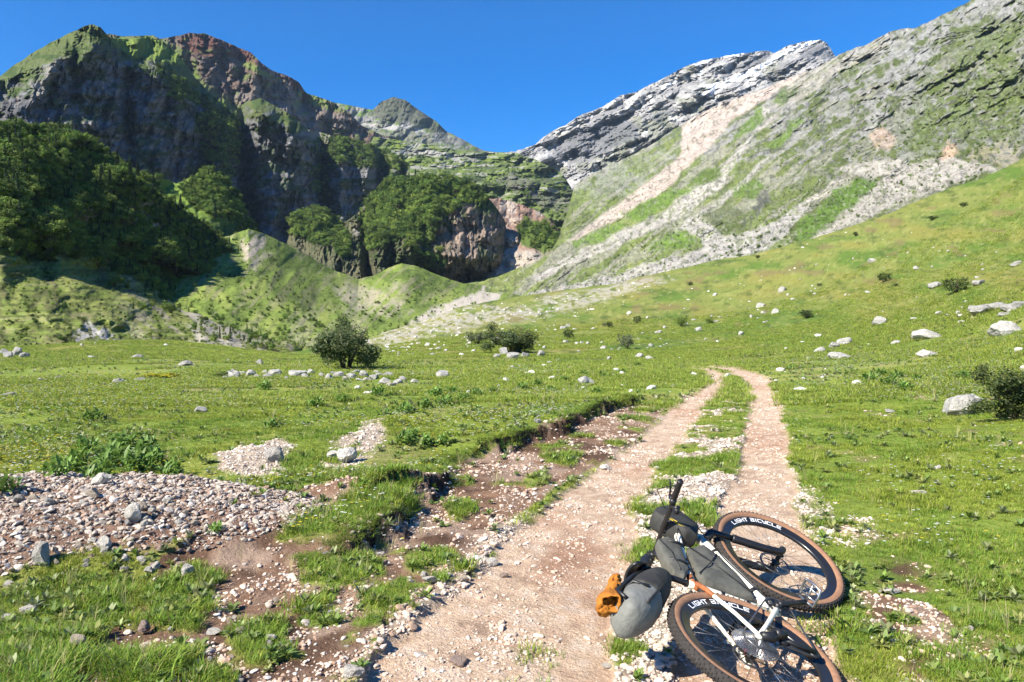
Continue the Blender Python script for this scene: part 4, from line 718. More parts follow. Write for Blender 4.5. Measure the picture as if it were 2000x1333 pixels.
wood('bastion_wood', 'wooded_bastion', [[(565, 425), (605, 400), (640, 410), (660, 435), (680, 470), (690, 510), (650, 490), (600, 470), (570, 455)], [(705, 415), (722, 383), (745, 360), (790, 346), (840, 343), (890, 348), (930, 363), (955, 392), (930, 400), (890, 395), (860, 430), (850, 480), (800, 480), (760, 470), (720, 490), (705, 450)], [(800, 490), (860, 500), (880, 530), (820, 530)]], 4200, 11.5, 740, 'wood clinging to the rock bastion above the valley', .02)
wood('cliff_scrub', 'cliff_mountain', [[(380, 250), (410, 205), (455, 215), (475, 265), (450, 330), (400, 320)], [(610, 285), (640, 265), (680, 272), (740, 288), (795, 315), (790, 335), (720, 330), (640, 320)], [(600, 320), (640, 330), (650, 390), (620, 400)], [(400, 330), (450, 340), (440, 420), (390, 380)], [(300, 130), (380, 180), (420, 220), (340, 190)]], 1700, 10.5, 760, 'scrub and small trees on the ledges of the left cliffs', .05, sparse=.0)
wood('knoll_scrub', 'red_gully_hill', [[(1012, 445), (1030, 430), (1060, 440), (1095, 468), (1085, 485), (1040, 485)]], 160, 11, 780, 'green scrub on the knoll right of the bastion', 0)
wood('slope_scrub', 'forest_hill', [[(240, 545), (420, 600), (560, 650), (600, 690), (480, 680), (380, 650), (260, 600)]], 160, 9, 790, 'scattered low scrub on the bare ribs below the forest', .1)
wood('slope_shrubs', 'valley_slope', [[(300, 500), (480, 460), (560, 480), (700, 550), (820, 530), (1000, 570), (900, 610), (700, 690), (400, 690), (300, 640)]], 900, 5.5, 800, 'tiny dark shrubs dotted over the green valley slope', 0)
wood('rib_shrubs', 'forest_hill', [[(0, 520), (250, 550), (420, 610), (560, 650), (640, 700), (0, 700)]], 700, 5.5, 810, 'tiny shrubs and tussocks dotted over the hill foot', 0)
wood('scree_shrubs', 'scree_mountain', [[(1040, 560), (1120, 500), (1300, 440), (1500, 380), (1700, 330), (1900, 300), (1960, 330), (1700, 420), (1500, 500), (1250, 580)]], 650, 4.2, 820, 'tiny dark shrubs dotted over the scree slope', 0)
wood('upper_shrubs', 'scree_mountain', [[(1500, 330), (1700, 180), (2000, 100), (2000, 300), (1700, 320)]], 500, 3.6, 830, 'dark low scrub on the upper right mountainside', 0)
wood('head_shrubs', 'valley_head', [[(780, 300), (960, 310), (1100, 360), (1100, 480), (1000, 400), (800, 330)]], 350, 4.5, 840, 'tiny shrubs on the ledges of the valley head', 0)
# ------------------------------------------------------------------ single boulders, bushes, plants and trees
ROCKM = {}
def rock_mesh(seed, sub, flat, tint):
    k = (seed, sub, flat, tint)
    if k not in ROCKM:
        V, F, c = stone(seed, sub, 1, .7, flat, 8, .13, tint); ROCKM[k] = mesh_np('boulder', V, F, M['rock'], col=c, smooth=False)
    return ROCKM[k]
PALE, GREYR, TAN, ROSE = (.38, .365, .335), (.29, .28, .26), (.46, .39, .32), (.42, .32, .27)
def boulder(px, py, w, h, label, group=None, tint=PALE, name='boulder', seed=None, sink=.34, cat='rock', rz=None):
    """px,py: middle of its foot in the photograph, w,h: its size there"""
    g = ground_hit(px, py)
    if g is None: return
    s = w/F_PX*g[1]*.5; hh = h/F_PX*g[1]; seed = seed if seed is not None else int(px*7+py*13) % 9973; rr = random.Random(seed)
    sub = 4 if w > 45 else (3 if w > 11 else 2)
    o = bpy.data.objects.new(name, rock_mesh(800+seed % (40 if w > 22 else 10), sub, .6, tint)); link(o)
    zs = max(hh/(.6*2*(1-sink)), s*.35); o.scale = (s, s*rr.uniform(.9, 1.3), zs); o.rotation_euler = (rr.uniform(-.2, .2), rr.uniform(-.2, .2), rz if rz is not None else rr.uniform(-.5, .5)+rr.choice((0, math.pi)))
    o.location = (g[0], g[1]+s*.5, g[2]+zs*.6*(1-sink*2)); tag(o, label, cat, group); return o
for a in [
 (1892, 812, 84, 46, 'big white boulder in front of the dark bush at the right', None, PALE, 'boulder', 5), (1975, 653, 62, 26, 'large rounded white boulder near the right edge on the hillside'),
 (1720, 634, 34, 17, 'pale humped boulder alone on the slope, above the flat slabs'), (1822, 661, 60, 18, 'flat cracked white slab above the lower slab on the right slope'),
 (1812, 697, 48, 15, 'flat white slab lying below a similar slab on the right slope'), (1648, 701, 48, 14, 'low wide pale boulder nearest the track bend on the right'),
 (1652, 673, 30, 16, 'pale boulder leaning on its neighbour above the wide low one'), (1634, 680, 26, 12, 'small grey-white boulder left of the leaning pale one'),
 (1604, 688, 24, 14, 'pointed pale stone at the left of the rock cluster beyond the bend'), (1530, 569, 19, 13, 'small squarish grey boulder alone high on the green slope'),
 (1708, 511, 24, 9, 'white slab alone high up on the green slope'), (1793, 526, 20, 8, 'thin pale slab on the upper slope, right of the lone slab'),
 (1487, 600, 20, 10, 'pale round boulder in mid slope left of the squarish bush'), (1515, 612, 16, 9, 'small pale boulder just below right of the round one in mid slope'),
 (1988, 518, 24, 9, 'grey slab at the right edge high on the slope'), (1828, 562, 30, 12, 'pair-like pale slab left of the round dark bush'), (1915, 556, 28, 13, 'pale slab right of the round dark bush'),
 (1752, 672, 22, 9, 'narrow pale stone left of the lower flat slab'), (1450, 655, 18, 8, 'small white boulder low on the slope above the bend'),
 (1145, 752, 40, 17, 'white boulder lying in the grass left of the track bend'), (865, 738, 30, 15, 'pale boulder at the right end of the stone row'),
 (388, 806, 27, 12, 'small white rock alone in the middle of the left meadow'), (228, 750, 24, 12, 'pale rock at left in the flowery meadow'), (272, 746, 26, 8, 'flat grey rock right of the pale one in the left meadow'),
 (8, 777, 34, 10, 'flat grey slab at the left edge of the meadow'), (268, 700, 30, 8, 'low grey rock on the crest of the left meadow'), (362, 714, 34, 10, 'dark-sided flat rock on the meadow below the crest'),
 (180, 700, 20, 6, 'small flat rock on the left meadow crest'), (505, 713, 20, 12, 'dark grey stone above the row of pale stones'), (80, 745, 18, 8, 'small dark stone at the far left of the meadow'), (112, 741, 20, 9, 'dark stone beside the smaller one in the left meadow'),
 (1050, 826, 16, 8, 'small white stone on the turf above the dark bank'), (1740, 806, 26, 6, 'thin pale slab in the grass left of the big white boulder')]:
    if a[1] < 660: a = (a[0], a[1], a[2], a[3], a[4])
    tn = GREYR if ('grey' in a[4] or 'dark' in a[4]) and 'white' not in a[4] else PALE
    boulder(*a) if len(a) > 5 else boulder(*a, tint=tn)
for i, (px, py, w, h) in enumerate([(455, 739, 30, 20), (485, 737, 26, 16), (535, 735, 26, 17), (515, 733, 18, 11), (580, 737, 36, 17), (608, 733, 22, 12), (640, 741, 20, 10), (660, 738, 26, 14), (684, 740, 24, 12), (706, 738, 26, 15), (728, 741, 22, 11), (752, 750, 28, 13), (775, 750, 24, 11), (757, 736, 22, 12), (810, 748, 18, 8), (438, 741, 14, 8), (560, 742, 14, 7), (447, 733, 16, 10), (470, 733, 18, 10), (500, 738, 16, 8), (522, 739, 22, 9), (545, 730, 18, 9), (570, 732, 24, 10), (594, 738, 18, 8), (626, 737, 16, 8), (650, 733, 18, 9), (672, 743, 18, 7), (695, 731, 18, 9), (716, 744, 18, 7), (740, 736, 16, 8), (764, 754, 20, 8), (786, 743, 16, 8), (734, 731, 16, 8)]):
    boulder(px, py, w, h, 'pale stone in the row of limestone below the big bush', 'stones in the row below the bush')
for i, (px, py, w, h) in enumerate([(985, 694, 24, 16), (1003, 700, 26, 14), (1025, 698, 22, 12), (1055, 697, 20, 14), (970, 699, 18, 10), (1012, 688, 16, 10)]):
    boulder(px, py, w, h, 'grey-white block in the cluster below the valley bushes', 'blocks below the valley bushes', tint=GREYR)
for i, (px, py, w, h) in enumerate([(1925, 612, 50, 20), (1950, 604, 44, 14), (1980, 606, 40, 14), (1905, 606, 26, 12), (1965, 616, 28, 9), (1995, 600, 26, 14)]):
    boulder(px, py, w, h, 'weathered grey slab in the broken outcrop above the rounded white boulder', 'slabs of the right outcrop', tint=GREYR)
for i, (px, py, w, h) in enumerate([(12, 700, 24, 14), (30, 696, 26, 18), (45, 700, 20, 12), (5, 692, 20, 12)]):
    boulder(px, py, w, h, 'grey block in the rock pile at the far left crest', 'blocks at the left crest', tint=GREYR)
g_ = np.random.default_rng(33)
for i in range(150):                                               # boulders strewn over the hillside
    if i % 6 == 0 or i < 6: kx, ky = g_.uniform(1080, 1980), g_.uniform(0, 1)
    px = min(kx+g_.normal()*38, 1994) if g_.uniform() < .7 else g_.uniform(1060, 1995); py = ((ky if g_.uniform() < .7 else g_.uniform(0, 1))+g_.normal()*.05)*150+(690-(px-1060)*.13)-110
    if py > 712 or py < 640-(px-1060)*.24: continue
    w = (3.5+13*g_.uniform(0, 1)**2.2)*(.7+(py-560)/260)
    boulder(px, py, max(w, 4), w*g_.uniform(.35, .6), 'small pale limestone rock strewn over the right-hand hillside', 'rocks strewn over the hillside', name='rock', seed=i)
for i in range(30):
    px = g_.uniform(740, 1300); py = g_.uniform(660, 735); w = g_.uniform(5, 14)
    if 1300 < px < 1500: continue
    boulder(px, py, w, w*.5, 'small grey-white rock lying in the valley meadow', 'rocks lying in the valley meadow', name='rock', seed=100+i)
# foreground stones
PALE, GREYR, TAN, ROSE = (.68, .63, .56), (.44, .41, .37), (.52, .44, .35), (.47, .35, .29)
for a in [
 (532, 905, 40, 32, 'rounded grey stone standing on the gravel patch in the meadow', GREYR), (677, 903, 46, 26, 'cracked white rock on the small heap in the meadow', PALE), (650, 896, 30, 14, 'flat white rock left of the cracked one on the small heap', PALE),
 (192, 948, 44, 22, 'smooth white stone between the rubble heap and the leafy clump', PALE), (259, 1021, 38, 36, 'squarish white boulder on top of the rubble heap', PALE), (270, 998, 30, 16, 'tan stone behind the squarish white boulder', TAN),
 (78, 1110, 44, 52, 'tall grey stone leaning on the front of the rubble heap', GREYR), (197, 1075, 34, 26, 'angular pale stone in the middle of the rubble heap', PALE), (95, 990, 24, 22, 'oval grey stone near the crest of the rubble heap', GREYR),
 (178, 974, 30, 20, 'tan rounded stone on the crest of the rubble heap', TAN), (30, 982, 26, 16, 'grey stone on the crest at the left of the heap', GREYR), (66, 985, 30, 18, 'pale tan stone on the left crest of the heap', TAN), (300, 1115, 22, 18, 'white stone at the lower right foot of the heap', PALE), (362, 1128, 26, 24, 'blocky white stone below the right end of the heap', PALE),
 (148, 1268, 34, 32, 'mossy tan stone half hidden in the lower left turf', TAN), (48, 1198, 34, 14, 'flat white stone lying on the left turf', PALE), (12, 1212, 26, 12, 'flat pale stone at the left edge on the turf', PALE), (12, 1150, 24, 14, 'white stone at the left edge below the heap', PALE),
 (276, 1237, 28, 22, 'rough pinkish stone on the brown soil', ROSE), (688, 1326, 46, 24, 'pale slab at the bottom edge of the track', PALE), (413, 1240, 36, 8, 'thin pale slab on the brown soil', PALE), (448, 1222, 22, 16, 'reddish stone on the brown soil', ROSE), (470, 1240, 26, 12, 'flat tan stone beside the reddish one', TAN),
 (527, 1252, 24, 12, 'pale stone in the middle of the brown gravel', PALE), (895, 1302, 44, 14, 'flat pinkish slab sunk into the wheel track', ROSE), (823, 1283, 26, 6, 'small flat pale stone in the wheel track', PALE), (838, 1138, 30, 12, 'white stone between the tufts beside the track', PALE), (826, 1128, 18, 10, 'small white stone beside a larger one near the track edge', PALE),
 (960, 1107, 26, 16, 'rounded white stone at the gravel edge of the track', PALE), (742, 1088, 20, 10, 'pale stone on turf below the dark bank', PALE), (905, 1138, 22, 12, 'tan stone in the gravel fringe', TAN), (985, 1130, 20, 10, 'pinkish stone in the gravel fringe', ROSE),
 (700, 968, 20, 10, 'white stone on the brown path between turf banks', PALE), (1745, 1163, 34, 14, 'pale stone on the bare patch right of the bicycle', PALE), (1722, 1158, 14, 10, 'small white stone at the bare patch edge', PALE), (1898, 1235, 14, 12, 'white stone in the grass below the bare patch', PALE), (1800, 968, 34, 10, 'cluster-like white stones in the right grass', PALE), (1834, 918, 20, 10, 'small white stone in the grass under the big boulder', PALE),
 (1185, 1175+130, 22, 10, 'pale stone in the gravel at the bottom middle', PALE), (1430, 1018, 26, 12, 'white stone between the wheel tracks', PALE), (1370, 945, 26, 12, 'white stone in the gravel beyond the handlebar', PALE), (1185, 918, 26, 10, 'pale flat stone on the dirt beside the left wheel track', PALE)]:
    boulder(*a[:5], tint=a[5], name='stone', cat='stone', sink=.2)
for i in range(110):                                              # larger stones of the heap and the soil around it
    if i < 70:
        px, py = g_.uniform(0, 430), g_.uniform(975, 1125); lab, gr = 'cobble showing among the small rubble of the stone heap', 'cobbles of the stone heap'
        r_ = math.hypot((px-190)/260, (py-1045)/85)
        if r_ > 1: continue
        w = g_.uniform(8, 22)
    else: px, py = g_.uniform(300, 760), g_.uniform(1060, 1330); lab, gr = 'small stone lying on the brown gravelly soil left of the track', 'stones on the brown soil'; w = g_.uniform(7, 17)
    boulder(px, py, w, w*g_.uniform(.5, .75), lab, gr, tint=(PALE, TAN, ROSE, (.5, .46, .44))[int(g_.integers(4))], name='cobble' if i < 70 else 'stone', seed=300+i, sink=.15, cat='stone')
# bushes
def bush_meshes(seed, n, leaf, tint, loose=.0):
    g = np.random.default_rng(seed); bl = [(0, 0, .45, .36, .34, .36)]
    for i in range(17): a = g.uniform(0, 6.28); r = g.uniform(.18, .47); bl.append((r*math.cos(a), r*math.sin(a)*.9, g.uniform(.15, .86), g.uniform(.07, .2), g.uniform(.07, .2), g.uniform(.07, .2)))
    V, F, c = leaf_cloud(n, bl, leaf, seed, tint, .35, up=.3); V[:, 2] = np.maximum(V[:, 2], .0)
    s = MB()
    for i in range(9):
        a = g.uniform(0, 6.28); r = g.uniform(.15, .4); s.tube([(.03*math.cos(a), .03*math.sin(a), -.05), (r*.4*math.cos(a), r*.4*math.sin(a), .3), (r*math.cos(a), r*math.sin(a), g.uniform(.55, .85))], [.018, .012, .004], 5, (.09, .07, .05))
    return mesh_np('foliage', V, F, M['leaf'], col=c), s.mesh('stems', M['bark'])
BM = {'big': bush_meshes(901, 11000, .02, (.085, .12, .045)), 'dark': bush_meshes(902, 9500, .021, (.06, .085, .025)), 'small': bush_meshes(903, 1300, .038, (.05, .08, .022)), 'grey': bush_meshes(904, 1300, .036, (.11, .135, .08)), 'yellow': bush_meshes(906, 1200, .05, (.42, .42, .03)), 'green': bush_meshes(905, 1400, .036, (.09, .15, .025))}
def bush(px, py, w, h, kind, label, group=None, at=None):
    g = ground_hit(px, py) if at is None else at
    if g is None: return
    r = empty('bush', (g[0], g[1], g[2]-.02), px*1.7); s = w/F_PX*g[1]/.95; r.scale = (s, s, h/F_PX*g[1]/.92); tag(r, label, 'bush', group)
    f_, s_ = BM[kind]; link(bpy.data.objects.new('foliage', f_), r); link(bpy.data.objects.new('stems', s_), r)
for a in [(312, 740, 76, 12, 'yellow', 'low patch of yellow flowering herbs in the left meadow'), (676, 722, 128, 98, 'big', 'large grey-green bush behind the row of stones in the meadow'), (998, 690, 96, 56, 'big', 'wide dark bush in the middle of the valley floor'), (932, 672, 46, 26, 'grey', 'low grey bush left of the wide one on the valley floor'),
 (1990, 822, 150, 112, 'dark', 'dark leafy bush beside the big white boulder at the right edge'), (1110, 662, 22, 20, 'small', 'small round dark bush right of the valley bushes'), (1224, 682, 34, 32, 'grey', 'grey open bush above the track bend'), (1245, 632, 16, 16, 'small', 'small dark bush on the lower slope, upper left of the lit green one'),
 (1331, 639, 24, 23, 'green', 'lit green bush on the slope left of the broad dark one'), (1575, 622, 32, 18, 'small', 'broad dark bush among boulders in mid slope'), (1866, 573, 50, 32, 'small', 'round dark bush high on the right slope between pale slabs'), (1727, 552, 26, 20, 'small', 'small dark spiky bush on the slope left of the round one'),
 (1882, 404, 16, 9, 'small', 'tiny bush just under the skyline of the near hill'), (1671, 462, 12, 10, 'small', 'tiny bush high on the slope by the scree edge'), (1822, 430, 22, 9, 'small', 'flat dark bush near the top of the near hill'), (1387, 632, 20, 12, 'green', 'low olive bush beside the lit green one'), (440, 738, 56, 18, 'green', 'low brownish-green shrub at the left end of the stone row'),
 (1190, 640, 14, 12, 'small', 'tiny dark bush at the edge of the valley scree'), (1180, 664-26, 10, 9, 'grey', 'tiny grey bush beside the valley scree'), (1750, 700-140, 10, 7, 'small', 'tiny dark bush right of the spiky one'), (1600, 560, 10, 7, 'small', 'tiny dark bush on the open slope above the broad one'), (1348, 558, 12, 8, 'small', 'tiny dark bush where the green slope meets the scree'), (1480, 505, 10, 7, 'small', 'tiny dark bush high on the slope edge')]:
    bush(*a)
# broad-leaved plants
def plant_mesh(seed, n=20, L=.34, W=.055, tint=(.07, .13, .025)):
    g = np.random.default_rng(seed); b = MB(); s = MB()
    for i in range(n):
        az = g.uniform(0, 6.28); el = g.uniform(.25, 1.25); ln = L*g.uniform(.6, 1.1); w = W*g.uniform(.7, 1.15); z0 = g.uniform(0, .16); ca, sa = math.cos(az), math.sin(az); c = np.array(tint)*g.uniform(.7, 1.5)
        V = []; K = 5; oa = g.uniform(0, 6.28); orr = .17*math.sqrt(g.uniform()); ox, oy = orr*math.cos(oa), orr*math.sin(oa)
        for k in range(K+1):
            t = k/K; r = ln*(t*math.cos(el)+.12*t*t); z = z0+ln*(t*math.sin(el)-.45*t*t*math.cos(el)); ww = w*math.sin(math.pi*min(.04+t*.96, 1))**.7*.5
            for q in (-1, 0, 1): V.append((ox+ca*r-sa*q*ww, oy+sa*r+ca*q*ww, z+abs(q)*ww*.35))
        F = [[3*k+j, 3*k+j+1, 3*k+j+4, 3*k+j+3] for k in range(K) for j in (0, 1)]; b.add(V, F, c)
    for i in range(3): a = g.uniform(0, 6.28); s.tube([(0, 0, -.03), (.03*math.cos(a), .03*math.sin(a), .2)], [.006, .003], 5, (.1, .16, .04))
    return b.mesh('leaves', M['leaf']), s.mesh('stalks', M['leaf'])
PMS = [plant_mesh(i, 64, .20, .052, (.14, .235, .045)) for i in range(4)]
def plant(px, py, w, label, group=None, k=0, hs=1.):
    g = ground_hit(px, py)
    if g is None: return
    r = empty('leafy_plant', (g[0], g[1], g[2]), px*.9); s = w/F_PX*g[1]/.62; r.scale = (s, s, s*hs); tag(r, label, 'plant', group)
    link(bpy.data.objects.new('leaves', PMS[k % 4][0]), r); link(bpy.data.objects.new('stalks', PMS[k % 4][1]), r)
for i, a in enumerate([(181, 822, 60, 'lone dark leafy plant in the left meadow'), (515, 762, 44, 'leafy plant just below the stone row'), (615, 794, 50, 'spiky leafy plant left of its neighbour in the meadow'), (668, 785, 46, 'leafy plant right of the spiky one in the meadow'), (739, 773, 50, 'dark leafy plant below the end of the stone row'),
  (530, 836, 46, 'yellow-green leafy plant in the middle meadow'), (750, 816, 44, 'leafy plant at the left tip of the middle clump'), (1245, 716, 26, 'small leafy plant near the track bend'), (1165, 770, 34, 'leafy plant right of the white boulder in the grass'), (10, 962, 90, 'bright leafy plant behind the rubble heap at the left edge'), (1545, 722, 26, 'small leafy plant right of the track bend'), (1885, 742, 50, 'dark leafy plant behind the big white boulder'), (420, 1060-20, 44, 'small low plant growing out of the rubble heap')]): plant(*a, k=i)
for i, (px, py, w) in enumerate([(110, 935, 80), (150, 915, 80), (190, 938, 90), (225, 905, 90), (262, 925, 95), (300, 912, 80), (330, 932, 70), (240, 880, 80), (170, 890, 70), (285, 888, 70), (205, 915, 80), (130, 925, 70)]): plant(px, py, w, 'broad pointed-leaved plant in the big clump behind the rubble heap', 'plants of the big leafy clump', i, 1.25)
for i, (px, py, w) in enumerate([(790, 808, 50), (830, 798, 52), (868, 792, 56), (905, 785, 50), (930, 776, 40), (850, 775, 46), (885, 770, 42), (960, 768, 34)]): plant(px, py, w, 'leafy plant in the middle clump of the meadow', 'plants of the middle clump', i)
for i, (px, py, w) in enumerate([(1020, 762, 34), (1050, 756, 36), (1075, 765, 32), (1100, 745, 30), (1140, 735, 28), (1180, 738, 30), (1215, 730, 26)]): plant(px, py, w, 'leafy plant in the scattered group left of the track bend', 'plants left of the track bend', i)
for i, (px, py, w) in enumerate([(1700, 748, 46), (1735, 755, 50), (1770, 762, 46), (1750, 740, 44), (1720, 735, 40), (1790, 745, 34)]): plant(px, py, w, 'dark leafy plant in the clump on the right meadow', 'plants of the right meadow clump', i)
for i, (px, py, w) in enumerate([(790, 868, 60), (830, 872, 60), (860, 868, 50), (810, 855, 50)]): plant(px, py, w, 'low feathery plant on the turf above the dark bank', 'plants above the bank', i)
# single trees that stand out of the woods
def surf_at(name, px, py):
    PX, PY, P = SURF[name]; qx = CX+F_PX*P[..., 0]/P[..., 1]; qy = HOR-(P[..., 2]-EYE)*F_PX/P[..., 1]; d = (qx-px)**2+(qy-py)**2+P[..., 1]*.02
    return P.reshape(-1, 3)[int(np.argmin(d))]
def conifer_meshes(seed):
    g = np.random.default_rng(seed); V = []; C = []
    for i in range(16):
        z = .08+.9*i/15; rr = .17*(1-i/15.4)**.9+.006; v, F_, c = leaf_cloud(110, [(0, 0, z, rr, rr, .035)], .022, seed*20+i, (.022, .045, .018), .35); V.append(v); C.append(c)
    V = np.vstack(V); tr = MB(); tr.tube([(0, 0, -.08), (0, 0, .5), (0, 0, .95)], [.02, .012, .003], 6, (.09, .07, .05))
    return mesh_np('crown', V, np.arange(len(V)).reshape(-1, 4), M['tree'], col=np.vstack(C)), tr.mesh('trunk', M['bark'])
CM = [conifer_meshes(i) for i in (1, 2)]
for i, (px, py, h, lab) in enumerate([(257, 352, 46, 'dark fir on the skyline of the left forest, left of a twin'), (272, 358, 42, 'dark fir right of its twin on the forest skyline'), (302, 382, 40, 'dark fir at the shoulder of the left forest'), (354, 415, 34, 'lone dark fir low on the forest skyline'), (68, 470, 56, 'tall dark fir inside the left forest above its lower edge'), (232, 330, 34, 'dark fir high on the forest skyline'), (320, 500, 40, 'dark fir in the shaded lower forest'), (120, 500, 40, 'dark fir at the lower edge of the left forest')]):
    p = surf_at('forest_hill', px, py); r = empty('fir_tree', p, i); s = h/F_PX*p[1]; r.scale = (s, s, s); tag(r, lab, 'tree'); link(bpy.data.objects.new('crown', CM[i % 2][0]), r); link(bpy.data.objects.new('trunk', CM[i % 2][1]), r)
for px, py, w, h, lab in [(335, 612, 30, 26, 'bright green bush alone on the bare rib below the forest'), (225, 560, 40, 24, 'lit green bush at the lower forest edge'), (440, 612, 22, 14, 'small green bush at the tip of the forest shadow')]:
    bush(px, py, w, h, 'green', lab, at=surf_at('forest_hill', px, py))
# ------------------------------------------------------------------ the bicycle lying on its left side: x forward, y up the frame, z out of the drive side
def rodr(r):
    th = np.linalg.norm(r); k = r/th; K = np.array([[0, -k[2], k[1]], [k[2], 0, -k[0]], [-k[1], k[0], 0]]); return np.eye(3)+math.sin(th)*K+(1-math.cos(th))*K@K
BR = rodr(np.array([.348, .1566, 1.1424])); BT = np.array([1.0401, 3.1822, .1153])
def Bp(px, py, z):
    rx, rz = ray(px, py); o = BR.T@(np.array([0, 0, EYE])-BT); d = BR.T@np.array([float(rx), 1, float(rz)]); k = (z-o[2])/d[2]; return o+k*d
bike = empty('bicycle'); m4 = Matrix.Identity(4)
for i in range(3):
    for j in range(3): m4[i][j] = BR[i, j]
    m4[i][3] = BT[i]
bike.matrix_world = m4
tag(bike, 'white mountain bicycle with tan-wall tyres lying on its side on the track', 'bicycle')
HA = R(67.5); AX = np.array([-math.cos(HA), math.sin(HA), 0]); PF = np.array([math.sin(HA), math.cos(HA), 0]); FA = np.array([1.142, 0, 0]); A0 = FA-.044*PF; CRN = A0+AX*.4287; STA = -.2022
def steer(V):
    P = np.asarray(V, float).reshape(-1, 3)-A0; K = np.array([[0, -AX[2], AX[1]], [AX[2], 0, -AX[0]], [-AX[1], AX[0], 0]]); Rm = np.eye(3)+math.sin(STA)*K+(1-math.cos(STA))*K@K; return P@Rm.T+A0
BK = dict(
 black=mat('satin_black', (.012, .012, .014), .45, spec=.5, nscale=30, namp=.3), rim=mat('carbon_rim', (.014, .015, .018), .28, spec=.6), tread=mat('tyre_rubber', (.035, .03, .028), .85, nscale=60, namp=.4, bump=.5, bscale=120, bdist=.002),
 tan=mat('tan_sidewall', (.27, .145, .085), .8, nscale=40, namp=.2), cream=mat('cream_paint', (.80, .76, .62), .35, spec=.5, nscale=8, namp=.06), steel=mat('steel', (.42, .42, .43), .32, metal=.9, nscale=60, namp=.3), dark_steel=mat('dark_steel', (.16, .16, .165), .4, metal=.8),
 white=mat('white_print', (.85, .85, .85), .5), bag=mat('grey_bag_cloth', (.095, .093, .078), .75, nscale=14, namp=.35, bump=.5, bscale=22, bdist=.01), bagd=mat('dark_bag_cloth', (.036, .035, .032), .7, nscale=14, namp=.35, bump=.5, bscale=22, bdist=.01),
 dry=mat('pale_grey_drybag', (.17, .172, .158), .6, nscale=9, namp=.25, bump=.6, bscale=14, bdist=.02), org=mat('orange_cloth', (.34, .125, .015), .8, nscale=20, namp=.2, bump=.5, bscale=30, bdist=.01), rust=mat('rust_tape', (.34, .115, .045), .6, nscale=30, namp=.25), red=mat('red_alloy', (.45, .02, .03), .35, metal=.5), yel=mat('yellow_cord', (.6, .42, .03), .7))
def ring_mesh(mb, prof, T, c, n=96, mi=0, closed=True, wob=None):
    """revolve a (radius, z) profile about the wheel axis at c"""
    V = []; k = len(prof)
    for i in range(n):
        a = 2*math.pi*i/n
        for (r, z) in prof: V.append((c[0]+r*math.cos(a), c[1]+r*math.sin(a), c[2]+z))
    F = [[i*k+j, ((i+1) % n)*k+j, ((i+1) % n)*k+(j+1) % k, i*k+(j+1) % k] for i in range(n) for j in range(k if closed else k-1)]
    return mb.add(T(V), F, None, mi)
LET = {'L': [[(0, 4), (0, 0), (3, 0)]], 'I': [[(1.5, 4), (1.5, 0)]], 'G': [[(3, 4), (0, 4), (0, 0), (3, 0), (3, 2), (1.6, 2)]], 'H': [[(0, 4), (0, 0)], [(3, 4), (3, 0)], [(0, 2), (3, 2)]], 'T': [[(0, 4), (3, 4)], [(1.5, 4), (1.5, 0)]],
 'B': [[(0, 4), (3, 4), (3, 0), (0, 0), (0, 2), (3, 2)]], 'C': [[(3, 4), (0, 4), (0, 0), (3, 0)]], 'Y': [[(0, 4), (0, 2), (3, 2)], [(3, 4), (3, 0), (.6, 0)]], 'E': [[(3, 4), (0, 4), (0, 0), (3, 0)], [(0, 2), (2.6, 2)]], ' ': []}
def lettering(T, c, a0, a1, side):
    b = MB(); txt = 'LIGHT BICYCLE'; adv = 4.3; tot = sum(2.6 if ch in ' I' else adv for ch in txt)-1.3; x = 0
    for ch in txt:
        off = -.85 if ch == 'I' else 0
        for st in LET[ch]:
            for (p, q) in zip(st[:-1], st[1:]):
                p, q = np.array(p, float), np.array(q, float); d = (q-p)/np.linalg.norm(q-p); nn = np.array([-d[1], d[0]])*.42; p = p-d*.42; q = q+d*.42; n = 5
                V = []
                for k in range(n+1):
                    m_ = p+(q-p)*k/n
                    for s in (-1, 1):
                        w = m_+nn*s; t = (x+off+w[0])/tot; a = a0+(a1-a0)*t; r = .296+.0265*(w[1]+.4)/4.8; z = .0115+(r-.288)*.1625+.0012
                        V.append((c[0]+r*math.cos(a), c[1]+r*math.sin(a), c[2]+side*z))
                b.add(T(V), [[2*k, 2*k+1, 2*k+3, 2*k+2] for k in range(n)])
        x += 2.6 if ch in ' I' else adv
    return b
